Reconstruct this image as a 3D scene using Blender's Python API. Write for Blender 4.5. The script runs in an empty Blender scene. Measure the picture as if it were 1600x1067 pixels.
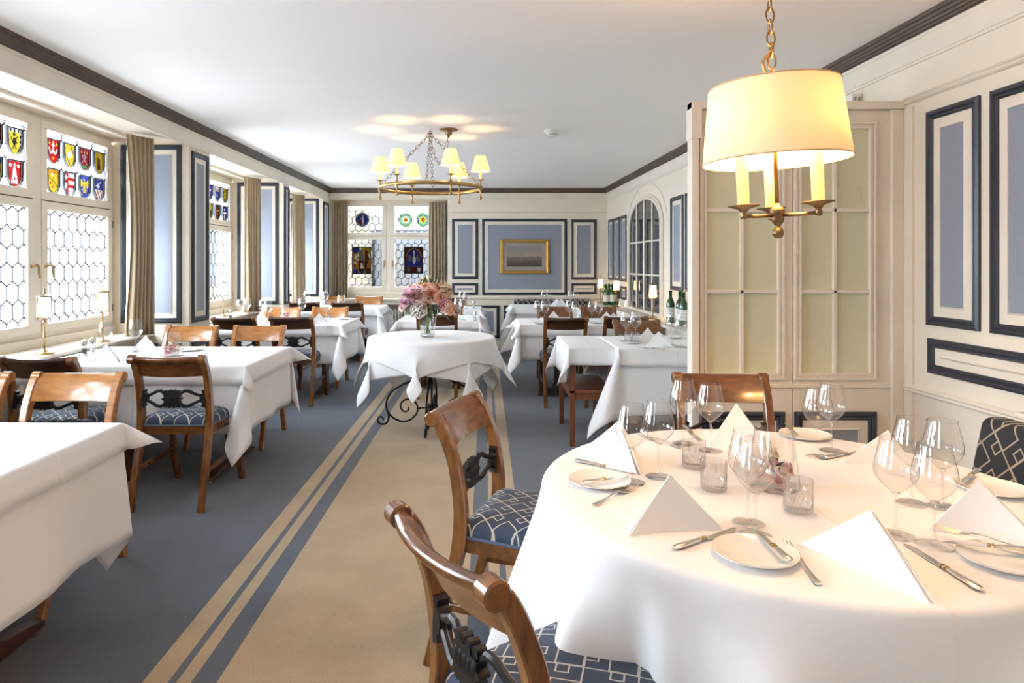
import bpy, math, random
from math import sin, cos, pi, hypot, atan2, sqrt, exp, radians
from mathutils import Matrix, Vector
random.seed(7)
S = bpy.context.scene
COL = S.collection
# ---------------------------------------------------------------- camera, sky, exposure
FPX = 1050.0; VX, VY, EYE = 759.0, 412.0, 1.38
cd = bpy.data.cameras.new('camera'); cam = bpy.data.objects.new('camera', cd); COL.objects.link(cam)
cam.location = (0, 0, EYE); cam.rotation_euler = (pi/2, 0, 0)
cd.sensor_width = 36; cd.lens = FPX/1600*36; cd.clip_start = .05
cd.shift_x = (800-VX)/1600; cd.shift_y = -(533.5-VY)/1600
S.camera = cam
SKY = 15.0
w = bpy.data.worlds.new('world'); S.world = w; w.use_nodes = True
nt = w.node_tree; nt.nodes.clear()
wo = nt.nodes.new('ShaderNodeOutputWorld'); bg = nt.nodes.new('ShaderNodeBackground')
tc = nt.nodes.new('ShaderNodeTexCoord'); sp = nt.nodes.new('ShaderNodeSeparateXYZ'); cr = nt.nodes.new('ShaderNodeValToRGB')
nt.links.new(tc.outputs['Generated'], sp.inputs[0]); nt.links.new(sp.outputs['Z'], cr.inputs[0])
cr.color_ramp.elements[0].position = 0.0; cr.color_ramp.elements[0].color = (.50, .55, .62, 1)
cr.color_ramp.elements[1].position = .12; cr.color_ramp.elements[1].color = (.80, .90, 1.0, 1)
nt.links.new(cr.outputs[0], bg.inputs[0]); bg.inputs[1].default_value = SKY
nt.links.new(bg.outputs[0], wo.inputs[0])
vs = S.view_settings
S.display_settings.display_device = 'sRGB'
vs.view_transform = 'Standard'; vs.look = 'None'; vs.gamma = 1; vs.exposure = 1.06; vs.use_curve_mapping = False
S.cycles.use_denoising = True
S.cycles.max_bounces = 12; S.cycles.diffuse_bounces = 8; S.cycles.glossy_bounces = 4
S.cycles.transparent_max_bounces = 32; S.cycles.transmission_bounces = 8
S.cycles.caustics_reflective = False; S.cycles.caustics_refractive = False
S.cycles.sample_clamp_indirect = 4
PW = 1.0     # lamp power factor
def portal(loc, rot, sx, sy):
    ld = bpy.data.lights.new('sky_portal', 'AREA'); ld.shape = 'RECTANGLE'; ld.size = sx; ld.size_y = sy
    ld.cycles.is_portal = True
    o = bpy.data.objects.new('sky_portal', ld); COL.objects.link(o); o.location = loc; o.rotation_euler = rot
for y in (-1.05, 2.1, 4.78, 7.34, 9.6): portal((-3.36, y, 1.63), (0, -pi/2, 0), 1.7, 2.1)
portal((-1.6, 11.42, 1.66), (pi/2, 0, pi), 1.6, 1.6)
def P(px, py, z=.762):
    Y = FPX*(EYE-z)/(py-VY); return ((px-VX)*Y/FPX, Y)
def Q(px, py, Y): return ((px-VX)*Y/FPX, EYE-(py-VY)*Y/FPX)
# ---------------------------------------------------------------- mesh builder
class MB:
    def __init__(s): s.v = []; s.f = []; s.m = []; s.uv = None
    def add(s, vs, fs, M=None, mi=0):
        b = len(s.v)
        for p in vs:
            p = Vector(p)
            s.v.append(tuple(M @ p if M else p))
        for f in fs: s.f.append([i+b for i in f]); s.m.append(mi)
        return s
    def box(s, x0, x1, y0, y1, z0, z1, M=None, mi=0):
        vs = [(x, y, z) for x in (x0, x1) for y in (y0, y1) for z in (z0, z1)]
        return s.add(vs, [(0,1,3,2),(4,6,7,5),(0,4,5,1),(2,3,7,6),(0,2,6,4),(1,5,7,3)], M, mi)
    def lathe(s, prof, n=24, c=(0,0,0), M=None, mi=0, cap=True):
        vs = []; fs = []
        for r, z in prof:
            for k in range(n):
                a = 2*pi*k/n; vs.append((c[0]+r*cos(a), c[1]+r*sin(a), c[2]+z))
        for i in range(len(prof)-1):
            for k in range(n):
                k2 = (k+1) % n; fs.append((i*n+k, i*n+k2, (i+1)*n+k2, (i+1)*n+k))
        if cap:
            if prof[0][0] > 1e-5: fs.append(tuple(range(n))[::-1])
            if prof[-1][0] > 1e-5: fs.append(tuple((len(prof)-1)*n+k for k in range(n)))
        return s.add(vs, fs, M, mi)
    def tube(s, pts, r, n=8, M=None, mi=0, closed=False, flat=1.0, up=None):
        pts = [Vector(p) for p in pts]; N = len(pts)
        rs = r if isinstance(r, (list, tuple)) else [r]*N
        vs = []; fs = []; U = Vector(up) if up else Vector((0, 0, 1)); prev = None
        for i, p in enumerate(pts):
            a = pts[(i-1) % N] if (closed or i > 0) else p
            b = pts[(i+1) % N] if (closed or i < N-1) else p
            t = (b-a).normalized()
            if prev is None:
                u = U if abs(t.dot(U)) < .95 else Vector((1, 0, 0))
                x = t.cross(u).normalized()
            else: x = (prev - t*prev.dot(t)).normalized()
            prev = x; y = t.cross(x)
            for k in range(n):
                q = 2*pi*(k+.5)/n
                vs.append(p + x*cos(q)*rs[i] + y*sin(q)*rs[i]*flat)
        for i in range(N if closed else N-1):
            for k in range(n):
                k2 = (k+1) % n; j = (i+1) % N
                fs.append((i*n+k, i*n+k2, j*n+k2, j*n+k))
        if not closed: fs += [tuple(range(n))[::-1], tuple((N-1)*n+k for k in range(n))]
        return s.add(vs, fs, M, mi)
    def prism(s, poly, d, M=None, mi=0, d0=0):   # poly in local x,z ; depth along y
        n = len(poly)
        vs = [(x, d0, z) for x, z in poly]+[(x, d0+d, z) for x, z in poly]
        return s.add(vs, [tuple(range(n)), tuple(range(n, 2*n))[::-1]]+[(i, i+n, (i+1) % n+n, (i+1) % n) for i in range(n)], M, mi)
    def ball(s, c, r, n=12, m=8, M=None, mi=0, sz=1):
        return s.lathe([(max(r*sin(pi*i/m), 1e-6), -r*cos(pi*i/m)*sz) for i in range(m+1)], n, c, M, mi, cap=False)
    def grid(s, f, us, vs_, M=None, mi=0, uv=False):
        nu, nv = len(us), len(vs_)
        vs = [f(u, v) for u in us for v in vs_]
        fs = [(i*nv+j, (i+1)*nv+j, (i+1)*nv+j+1, i*nv+j+1) for i in range(nu-1) for j in range(nv-1)]
        if uv: s.uv = [(u, v) for u in us for v in vs_]
        return s.add(vs, fs, M, mi)
def mesh(name, mb, mats, smooth=False):
    me = bpy.data.meshes.new(name); me.from_pydata(mb.v, [], mb.f)
    for m in (mats if isinstance(mats, (list, tuple)) else [mats]): me.materials.append(m)
    me.polygons.foreach_set('material_index', mb.m)
    if mb.uv:
        ul = me.uv_layers.new(name='cloth')
        for l in me.loops: ul.data[l.index].uv = mb.uv[l.vertex_index]
    if smooth:
        me.polygons.foreach_set('use_smooth', [True]*len(mb.f))
        if smooth != 'all': me.set_sharp_from_angle(angle=radians(smooth if isinstance(smooth, (int, float)) and smooth is not True else 40))
    me.update(); return me
def obj(name, mb, mats, parent=None, smooth=False, bevel=0, subsurf=0, loc=None, rz=None):
    me = mb if isinstance(mb, bpy.types.Mesh) else mesh(name, mb, mats, smooth)
    o = bpy.data.objects.new(name, me); COL.objects.link(o); o.parent = parent
    if loc: o.location = loc
    if rz is not None: o.rotation_euler = (0, 0, rz)
    if bevel:
        b = o.modifiers.new('bevel', 'BEVEL'); b.width = bevel; b.segments = 2; b.limit_method = 'ANGLE'
    if subsurf:
        b = o.modifiers.new('subsurf', 'SUBSURF'); b.levels = b.render_levels = subsurf
    return o
def tag(o, label=None, cat=None, group=None, kind=None):
    if label: o['label'] = label
    if cat: o['category'] = cat
    if group: o['group'] = group
    if kind: o['kind'] = kind
    return o
def thing(name, label, cat, loc=(0,0,0), rz=0, group=None):
    o = bpy.data.objects.new(name, None); COL.objects.link(o); o.location = loc; o.rotation_euler = (0, 0, rz)
    return tag(o, label, cat, group)
def copy_tree(o, parent=None):
    c = o.copy(); COL.objects.link(c); c.parent = parent
    for ch in list(o.children): copy_tree(ch, c)
    return c
FIRST = {}
def place(key, maker, label, loc, rz=0, group=None, s=None):
    if key not in FIRST: o = maker(); FIRST[key] = o
    else: o = copy_tree(FIRST[key])
    o.location = loc; o.rotation_euler = (0, 0, rz)
    if s: o.scale = (s, s, s)
    o['label'] = label
    if group: o['group'] = group
    return o
# ---------------------------------------------------------------- materials
def newmat(name):
    m = bpy.data.materials.new(name); m.use_nodes = True; m.node_tree.nodes.clear(); return m, m.node_tree
def nd(t, ty, **kw):
    n = t.nodes.new('ShaderNode'+ty)
    for k, v in kw.items(): setattr(n, k, v)
    return n
def mat(name, col, rough=.5, metal=0, col2=None, scale=20, stretch=None, bump=0, bscale=None, coat=0, spec=.5, detail=4, sheen=0):
    m, t = newmat(name); o = nd(t, 'OutputMaterial'); b = nd(t, 'BsdfPrincipled'); t.links.new(b.outputs[0], o.inputs[0])
    b.inputs['Base Color'].default_value = (*col, 1); b.inputs['Roughness'].default_value = rough; b.inputs['Metallic'].default_value = metal
    b.inputs['Specular IOR Level'].default_value = spec
    if coat: b.inputs['Coat Weight'].default_value = coat; b.inputs['Coat Roughness'].default_value = .12
    if sheen: b.inputs['Sheen Weight'].default_value = sheen
    c = nd(t, 'TexCoord'); mp = nd(t, 'Mapping'); t.links.new(c.outputs['Object'], mp.inputs[0])
    if stretch: mp.inputs['Scale'].default_value = stretch
    col2 = col2 or tuple(x*.93 for x in col)
    n = nd(t, 'TexNoise'); n.inputs['Scale'].default_value = scale; n.inputs['Detail'].default_value = detail
    t.links.new(mp.outputs[0], n.inputs['Vector'])
    r = nd(t, 'ValToRGB'); r.color_ramp.elements[0].position = .35; r.color_ramp.elements[1].position = .65
    r.color_ramp.elements[0].color = (*col, 1); r.color_ramp.elements[1].color = (*col2, 1)
    t.links.new(n.outputs[0], r.inputs[0]); t.links.new(r.outputs[0], b.inputs['Base Color'])
    if bump:
        n2 = nd(t, 'TexNoise'); n2.inputs['Scale'].default_value = bscale or scale; t.links.new(mp.outputs[0], n2.inputs['Vector'])
        bp = nd(t, 'Bump'); bp.inputs['Strength'].default_value = bump; bp.inputs['Distance'].default_value = .01
        t.links.new(n2.outputs[0], bp.inputs['Height']); t.links.new(bp.outputs[0], b.inputs['Normal'])
    return m
def emit(name, col, st):
    m, t = newmat(name); o = nd(t, 'OutputMaterial'); e = nd(t, 'Emission'); e.inputs[0].default_value = (*col, 1); e.inputs[1].default_value = st
    t.links.new(e.outputs[0], o.inputs[0]); return m
def thinglass(name, tint=(1,1,1), edge=(.55,.58,.6), gloss=.12, rough=.0, frost=0, fcol=(.9,.9,.9)):
    m, t = newmat(name); o = nd(t, 'OutputMaterial'); tr = nd(t, 'BsdfTransparent'); g = nd(t, 'BsdfGlossy'); g.inputs['Roughness'].default_value = rough
    lw = nd(t, 'LayerWeight'); lw.inputs[0].default_value = .25
    cr = nd(t, 'ValToRGB'); cr.color_ramp.elements[0].position = .45; cr.color_ramp.elements[1].position = .97
    cr.color_ramp.elements[0].color = (*tint, 1); cr.color_ramp.elements[1].color = (*edge, 1)
    t.links.new(lw.outputs['Facing'], cr.inputs[0]); t.links.new(cr.outputs[0], tr.inputs[0])
    fr = nd(t, 'LayerWeight'); fr.inputs[0].default_value = .5
    pw = nd(t, 'Math', operation='POWER'); pw.inputs[1].default_value = 4; t.links.new(fr.outputs['Facing'], pw.inputs[0])
    ma = nd(t, 'Math', operation='MULTIPLY_ADD'); ma.inputs[1].default_value = .7; ma.inputs[2].default_value = .035+gloss*.12; ma.use_clamp = True
    t.links.new(pw.outputs[0], ma.inputs[0])
    mx = nd(t, 'MixShader'); t.links.new(ma.outputs[0], mx.inputs[0]); t.links.new(tr.outputs[0], mx.inputs[1]); t.links.new(g.outputs[0], mx.inputs[2])
    last = mx
    if frost:
        d = nd(t, 'BsdfTranslucent'); d.inputs[0].default_value = (*fcol, 1); m2 = nd(t, 'MixShader'); m2.inputs[0].default_value = frost
        t.links.new(mx.outputs[0], m2.inputs[1]); t.links.new(d.outputs[0], m2.inputs[2]); last = m2
    t.links.new(last.outputs[0], o.inputs[0]); return m
def stained(name, c):
    m, t = newmat(name); o = nd(t, 'OutputMaterial'); tr = nd(t, 'BsdfTransparent')
    k = 1.0/(SKY*.55*2**vs.exposure)
    tr.inputs[0].default_value = (c[0]*k, c[1]*k, c[2]*k, 1)
    d = nd(t, 'BsdfPrincipled'); d.inputs['Base Color'].default_value = (*c, 1); d.inputs['Roughness'].default_value = .15
    mx = nd(t, 'MixShader'); mx.inputs[0].default_value = .10
    t.links.new(tr.outputs[0], mx.inputs[1]); t.links.new(d.outputs[0], mx.inputs[2]); t.links.new(mx.outputs[0], o.inputs[0]); return m
def shade_mat(name, col, tcol, em=0, mix=.6):
    m, t = newmat(name); o = nd(t, 'OutputMaterial'); d = nd(t, 'BsdfDiffuse'); d.inputs[0].default_value = (*col, 1)
    tl = nd(t, 'BsdfTranslucent'); tl.inputs[0].default_value = (*tcol, 1); mx = nd(t, 'MixShader'); mx.inputs[0].default_value = mix
    t.links.new(d.outputs[0], mx.inputs[1]); t.links.new(tl.outputs[0], mx.inputs[2]); last = mx
    if em:
        e = nd(t, 'Emission'); e.inputs[0].default_value = (*tcol, 1); e.inputs[1].default_value = em; a = nd(t, 'AddShader')
        t.links.new(mx.outputs[0], a.inputs[0]); t.links.new(e.outputs[0], a.inputs[1]); last = a
    t.links.new(last.outputs[0], o.inputs[0]); return m
CREAM = mat('cream_paint', (.80, .725, .605), .42, col2=(.78, .705, .585), scale=3, bump=.02, bscale=60)
CREAM2 = mat('cream_trim_paint', (.80, .73, .62), .38, scale=4)
WHITEC = mat('ceiling_paint', (.91, .89, .87), .8, col2=(.90, .88, .86), scale=1.5)
BLUEP = mat('blue_panel_paint', (.26, .29, .345), .6, col2=(.245, .275, .33), scale=150, bump=.05)
NAVY = mat('navy_moulding_paint', (.028, .034, .050), .35)
CROWN = mat('brown_cornice', (.085, .058, .038), .45, scale=8, col2=(.07, .047, .03))
WOOD = mat('walnut', (.185, .066, .018), .24, col2=(.10, .034, .010), scale=7, stretch=(1.5, 6, 6), coat=.5, spec=.5)
WOODV = mat('walnut_upright', (.235, .092, .022), .24, col2=(.12, .042, .011), scale=7, stretch=(7, 7, 1.2), coat=.5)
WOODD = mat('dark_walnut', (.085, .033, .014), .3, col2=(.05, .02, .01), scale=7, stretch=(1.5, 6, 6), coat=.4)
WOODH = mat('honey_wood', (.42, .17, .04), .26, col2=(.28, .105, .024), scale=7, stretch=(1.5, 6, 6), coat=.5)
CHERRY = mat('cherry_wood', (.21, .07, .028), .3, col2=(.15, .048, .018), scale=6, stretch=(6, 6, 1.2), coat=.3)
BLACKW = mat('ebonised_wood', (.010, .009, .010), .42, coat=.1, spec=.35)
IRON = mat('black_iron', (.02, .02, .021), .5, metal=.6, bump=.1, bscale=60)
BRASS = mat('aged_brass', (.50, .33, .13), .33, metal=1, col2=(.40, .25, .09), scale=20)
BRASSD = mat('dark_brass', (.30, .20, .10), .38, metal=1, col2=(.22, .14, .07), scale=20)
GOLD = mat('gilt', (.70, .45, .12), .35, metal=.9, col2=(.58, .35, .09), scale=30)
SILVER = mat('silver', (.80, .77, .72), .16, metal=1, col2=(.76, .73, .68), scale=5)
CHROME = mat('chrome', (.75, .75, .76), .12, metal=1)
PORC = mat('porcelain', (.86, .84, .80), .12, coat=.5, scale=3, col2=(.86, .84, .8))
NAPK = mat('napkin_linen', (.86, .86, .87), .85, col2=(.85, .85, .86), scale=200, bump=.06, bscale=900)
CURT = mat('taupe_curtain', (.38, .29, .19), .85, col2=(.35, .265, .17), scale=60, stretch=(1, 1, .1), bump=.05, bscale=300, sheen=.2)
PIPING = mat('blue_piping', (.08, .11, .17), .8, scale=300, bump=.2)
LEAD = mat('lead_came', (.05, .05, .055), .5, metal=.3)
WHITEP = mat('white_plastic', (.82, .80, .75), .4)
DARKP = mat('dark_slot', (.03, .025, .02), .6)
PANE = thinglass('window_glass', (.97, .98, .985), (.8, .83, .85), .15)
PANEB = thinglass('old_window_glass', (.93, .95, .95), (.75, .8, .82), .15)
GLASS = thinglass('clear_glass', (.98, .98, .98), (.16, .155, .15), .75)
CUTG = thinglass('cut_glass', (.96, .96, .96), (.20, .195, .19), .9)
VASEG = thinglass('vase_glass', (.90, .92, .90), (.22, .24, .23), .9)
DOORG = mat('frosted_door_glass', (.66, .65, .46), .22, col2=(.64, .63, .45), scale=1.2)
RADI = mat('radiator_enamel', (.66, .63, .55), .35)
BULB = emit('bulb', (1, .72, .38), 14)
CANDLE = shade_mat('candle_sleeve', (.85, .72, .48), (.95, .66, .28), .35)
SHADE = shade_mat('cream_lampshade', (.78, .68, .52), (.9, .60, .30), 0, .034)
SHADE_IN = SHADE
MINI = shade_mat('small_cream_shade', (.80, .68, .46), (1, .66, .28), .2, .14)
FROSTL = shade_mat('frosted_lamp_glass_lit', (.85, .8, .7), (1, .72, .38), 1.0)
FROSTC = thinglass('frosted_lamp_glass', (.9, .9, .9), (.6, .6, .6), .2, frost=.6)
LEAF = mat('leaf', (.05, .11, .03), .5, col2=(.03, .07, .02), scale=12)
LEAFG = mat('eucalyptus_leaf', (.16, .22, .15), .6)
STEMG = mat('stem', (.17, .25, .06), .5)
def flowermat(n, a, b): return mat(n, a, .7, col2=b, scale=25)
FL = [flowermat('pink_petals', (.78, .42, .45), (.85, .6, .6)), flowermat('mauve_petals', (.62, .30, .43), (.78, .50, .60)),
      flowermat('peach_petals', (.82, .42, .24), (.88, .58, .40)), flowermat('cream_petals', (.86, .70, .52), (.88, .78, .62)),
      flowermat('blush_petals', (.84, .66, .60), (.88, .76, .70)), flowermat('coral_petals', (.84, .42, .30), (.88, .56, .44))]
def cloth_mat():
    m, t = newmat('table_linen'); o = nd(t, 'OutputMaterial'); b = nd(t, 'BsdfPrincipled'); t.links.new(b.outputs[0], o.inputs[0])
    b.inputs['Base Color'].default_value = (.82, .82, .835, 1); b.inputs['Roughness'].default_value = .8; b.inputs['Sheen Weight'].default_value = .1
    b.inputs['Specular IOR Level'].default_value = .25
    c = nd(t, 'TexCoord'); n = nd(t, 'TexNoise'); n.inputs['Scale'].default_value = 5; n.inputs['Detail'].default_value = 3
    t.links.new(c.outputs['Object'], n.inputs['Vector'])
    wv = nd(t, 'TexNoise'); wv.inputs['Scale'].default_value = 900; t.links.new(c.outputs['Object'], wv.inputs['Vector'])
    sx = nd(t, 'SeparateXYZ'); t.links.new(c.outputs['UV'], sx.inputs[0])
    tot = None
    for ax in ('X', 'Y'):       # ironed creases at the cloth's middle lines
        a = nd(t, 'Math', operation='ABSOLUTE'); t.links.new(sx.outputs[ax], a.inputs[0])
        q = nd(t, 'Math', operation='SUBTRACT'); q.inputs[0].default_value = .012; t.links.new(a.outputs[0], q.inputs[1])
        mx = nd(t, 'Math', operation='MAXIMUM'); mx.inputs[1].default_value = 0; t.links.new(q.outputs[0], mx.inputs[0])
        k = nd(t, 'Math', operation='MULTIPLY'); k.inputs[1].default_value = 25; t.links.new(mx.outputs[0], k.inputs[0])
        if tot is None: tot = k
        else:
            ad = nd(t, 'Math', operation='ADD'); t.links.new(tot.outputs[0], ad.inputs[0]); t.links.new(k.outputs[0], ad.inputs[1]); tot = ad
    n3 = nd(t, 'Math', operation='MULTIPLY_ADD'); n3.inputs[1].default_value = 1.2; t.links.new(n.outputs[0], n3.inputs[0]); t.links.new(tot.outputs[0], n3.inputs[2])
    n4 = nd(t, 'Math', operation='MULTIPLY_ADD'); n4.inputs[1].default_value = .05; t.links.new(wv.outputs[0], n4.inputs[0]); t.links.new(n3.outputs[0], n4.inputs[2])
    bp = nd(t, 'Bump'); bp.inputs['Strength'].default_value = .5; bp.inputs['Distance'].default_value = .012
    t.links.new(n4.outputs[0], bp.inputs['Height']); t.links.new(bp.outputs[0], b.inputs['Normal'])
    return m
CLOTH = cloth_mat()
def lattice_mat(name, base, base2, line, per=.13, rot=45, plane='XY', lw=.028):
    m, t = newmat(name); o = nd(t, 'OutputMaterial'); b = nd(t, 'BsdfPrincipled'); t.links.new(b.outputs[0], o.inputs[0])
    b.inputs['Roughness'].default_value = .75; b.inputs['Sheen Weight'].default_value = .08
    c = nd(t, 'TexCoord'); s0 = nd(t, 'SeparateXYZ'); t.links.new(c.outputs['Object'], s0.inputs[0])
    cb = nd(t, 'CombineXYZ'); t.links.new(s0.outputs[plane[0]], cb.inputs[0]); t.links.new(s0.outputs[plane[1]], cb.inputs[1])
    mp = nd(t, 'Mapping'); mp.inputs['Rotation'].default_value = (0, 0, radians(rot)); mp.inputs['Scale'].default_value = (1/per,)*3
    t.links.new(cb.outputs[0], mp.inputs[0]); s = nd(t, 'SeparateXYZ'); t.links.new(mp.outputs[0], s.inputs[0])
    def M(op, a, bb=None, cc=None):
        n = nd(t, 'Math', operation=op)
        for i, x in enumerate((a, bb, cc)):
            if x is None: continue
            if isinstance(x, (int, float)): n.inputs[i].default_value = x
            else: t.links.new(x, n.inputs[i])
        return n.outputs[0]
    def ctr(off, ax): return M('ABSOLUTE', M('SUBTRACT', M('FRACT', M('ADD', s.outputs[ax], off)), .5))
    def band(x, c0): return M('LESS_THAN', M('ABSOLUTE', M('SUBTRACT', x, c0)), lw)
    def square(ox, oy, h): return band(M('MAXIMUM', ctr(ox, 'X'), ctr(oy, 'Y')), h)
    fin = None
    for q in (band(ctr(0, 'X'), 0), band(ctr(.0, 'Y'), 0), square(.28, .28, .26), square(-.12, .38, .12), square(.38, -.12, .12)):
        fin = q if fin is None else M('MAXIMUM', fin, q)
    n = nd(t, 'TexNoise'); n.inputs['Scale'].default_value = 18; t.links.new(c.outputs['Object'], n.inputs['Vector'])
    r = nd(t, 'ValToRGB'); r.color_ramp.elements[0].color = (*base, 1); r.color_ramp.elements[1].color = (*base2, 1); t.links.new(n.outputs[0], r.inputs[0])
    mx = nd(t, 'Mix', data_type='RGBA'); t.links.new(fin, mx.inputs[0]); t.links.new(r.outputs[0], mx.inputs[6]); mx.inputs[7].default_value = (*line, 1)
    t.links.new(mx.outputs[2], b.inputs['Base Color'])
    n2 = nd(t, 'TexNoise'); n2.inputs['Scale'].default_value = 700; t.links.new(c.outputs['Object'], n2.inputs['Vector'])
    hh = M('MULTIPLY_ADD', fin, -.6, n2.outputs[0])
    bp = nd(t, 'Bump'); bp.inputs['Strength'].default_value = .35; bp.inputs['Distance'].default_value = .002; t.links.new(hh, bp.inputs['Height']); t.links.new(bp.outputs[0], b.inputs['Normal'])
    return m
SEATM = lattice_mat('lattice_upholstery', (.016, .030, .062), (.030, .050, .090), (.50, .47, .40), per=.115, lw=.016)
BENCHM = lattice_mat('dark_lattice_upholstery', (.008, .009, .014), (.014, .016, .024), (.36, .30, .22), per=.15, plane='YZ', lw=.02)
BENCHB = lattice_mat('dark_lattice_upholstery_back', (.008, .009, .014), (.014, .016, .024), (.45, .40, .32), per=.12, plane='XZ', lw=.03)
def carpet_mat():
    m, t = newmat('striped_carpet'); o = nd(t, 'OutputMaterial'); b = nd(t, 'BsdfPrincipled'); t.links.new(b.outputs[0], o.inputs[0])
    b.inputs['Roughness'].default_value = .95; b.inputs['Specular IOR Level'].default_value = .1; b.inputs['Sheen Weight'].default_value = .3
    c = nd(t, 'TexCoord'); s = nd(t, 'SeparateXYZ'); t.links.new(c.outputs['Object'], s.inputs[0])
    mr = nd(t, 'MapRange'); mr.inputs[1].default_value = -1.4; mr.inputs[2].default_value = .4; t.links.new(s.outputs['X'], mr.inputs[0])
    r = nd(t, 'ValToRGB'); r.color_ramp.interpolation = 'CONSTANT'
    tan = (.42, .315, .195, 1); blu = (.073, .093, .128, 1)
    st = [(-1.134, tan), (-1.053, blu), (-1.026, tan), (-.972, blu), (-.891, tan), (-.072, blu), (.008, tan), (.062, blu), (.089, tan), (.169, blu)]
    el = r.color_ramp.elements; el[0].position = 0; el[0].color = blu; el.remove(el[1])
    for x, q in st: e = el.new((x+1.4)/1.8); e.color = q
    t.links.new(mr.outputs[0], r.inputs[0])
    n = nd(t, 'TexNoise'); n.inputs['Scale'].default_value = 260; n.inputs['Detail'].default_value = 2; t.links.new(c.outputs['Object'], n.inputs['Vector'])
    n2 = nd(t, 'TexNoise'); n2.inputs['Scale'].default_value = 3; n2.inputs['Detail'].default_value = 5; t.links.new(c.outputs['Object'], n2.inputs['Vector'])
    ad = nd(t, 'Math', operation='ADD'); hh = nd(t, 'Math', operation='MULTIPLY_ADD'); hh.inputs[1].default_value = .45; hh.inputs[2].default_value = .27; t.links.new(n2.outputs[0], hh.inputs[0]); t.links.new(n.outputs[0], ad.inputs[0]); t.links.new(hh.outputs[0], ad.inputs[1])
    m2 = nd(t, 'MapRange'); m2.inputs[1].default_value = .6; m2.inputs[2].default_value = 1.4; m2.inputs[3].default_value = .55; m2.inputs[4].default_value = 1.45; t.links.new(ad.outputs[0], m2.inputs[0])
    mx = nd(t, 'Vector' 'Math', operation='SCALE'); t.links.new(r.outputs[0], mx.inputs[0]); t.links.new(m2.outputs[0], mx.inputs['Scale'])
    t.links.new(mx.outputs[0], b.inputs['Base Color'])
    bp = nd(t, 'Bump'); bp.inputs['Strength'].default_value = .6; bp.inputs['Distance'].default_value = .004; t.links.new(n.outputs[0], bp.inputs['Height']); t.links.new(bp.outputs[0], b.inputs['Normal'])
    return m
CARPET = carpet_mat()
# ---------------------------------------------------------------- room shell
XL, XW, YB, YBW, YK, ZC = -2.55, -3.2, 10.9, 11.2, -3.0, 2.6
RA, RB = Vector((2.18+.0284*(3.5-YK), YK, 0)), Vector((2.18-.0284*(YB-3.5), YB, 0))   # right wall, slightly out of square
def xr(Y): return 2.18-.0284*(Y-3.5)
BAYS = [(-1.75, -.35), (1.05, 3.2), (3.40, 5.77), (6.21, 8.47), (8.72, 10.5)]  # first bay is out of view, narrowed to set daylight on the round table
def st(name, mb, m, parent=None, **k):
    o = obj(name, mb, m, parent, **k)
    if not parent: o['kind'] = 'structure'
    return o
st('floor', MB().box(-3.4, 2.6, YK-.1, 11.4, -.05, 0), CARPET)
st('ceiling', MB().box(-3.4, 2.6, YK-.1, 11.4, ZC, ZC+.05), WHITEC)
# left wall: piers, window breast, head, soffit
mb = MB(); e = [YK]+[v for b in BAYS for v in b]+[YB+.3]
for i in range(0, len(e), 2): mb.box(-3.4, XL, e[i], e[i+1], 0, 2.45)
mb.box(-3.4, XL, YK, YBW+.2, 2.45, ZC)
for a, b in BAYS:
    mb.box(-3.4, XW-.06, a, b, 0, .84); mb.box(-3.4, XW-.06, a, b, 2.42, 2.45)
WL = st('wall_left', mb, CREAM)
# back wall: solid part right of the bay, header, breast, outer wall
XJ = -.62
mb = MB(); mb.box(XJ, 2.4, YB, YB+.5, 0, ZC); mb.box(XL, XJ, YB, YB+.5, 2.44, ZC)
mb.box(XL-.4, -2.36, YBW, YB+.5, 0, 2.44); mb.box(-.88, XJ, YBW, YB+.5, 0, 2.44); mb.box(-2.36, -.88, YBW+.02, YB+.5, 0, .86)
WB = st('wall_back', mb, CREAM)
wd = (RB-RA); ang = atan2(wd.y, wd.x); LR = wd.length
MR = Matrix.Translation(RA) @ Matrix.Rotation(ang, 4, 'Z')     # local x runs along the wall, local -y is outside
def ry(Y): return (Y-YK)*LR/(YB-YK)
WR = st('wall_right', MB().box(-.3, LR+.5, -.25, 0, 0, ZC, M=MR), CREAM)
st('wall_front', MB().box(-3.4, 2.6, YK-.1, YK, 0, ZC), CREAM)
# cornices (dark brown stepped) with a cream fascia beneath
def sweep(prof, a, b, out, mb, mi=0):
    a = Vector(a); b = Vector(b); out = Vector(out); n = len(prof)
    vs = [p + out*o + Vector((0, 0, z)) for p in (a, b) for o, z in prof]
    fs = [(i, (i+1) % n, (i+1) % n+n, i+n) for i in range(n)]+[tuple(range(n)), tuple(range(n, 2*n))[::-1]]
    mb.add(vs, fs, None, mi)
CP = [(0, 2.60), (0, 2.525), (.010, 2.525), (.014, 2.534), (.022, 2.536), (.024, 2.548), (.034, 2.550), (.038, 2.562), (.048, 2.564), (.052, 2.578), (.062, 2.580), (.066, 2.60)]
FP = [(0, 2.526), (0, 2.39), (.012, 2.39), (.012, 2.402), (.018, 2.405), (.018, 2.416), (.010, 2.42), (.010, 2.505), (.016, 2.51), (.016, 2.526)]
nR = Vector((-sin(ang), cos(ang), 0)); nR = nR if nR.x < 0 else -nR
ra, rb = RA.copy(), RB.copy()
runs = [('left', (XL, YK, 0), (XL, YB, 0), (1, 0, 0)), ('back', (XL, YB, 0), (xr(YB), YB, 0), (0, -1, 0)), ('right', ra, rb, nR)]
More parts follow.
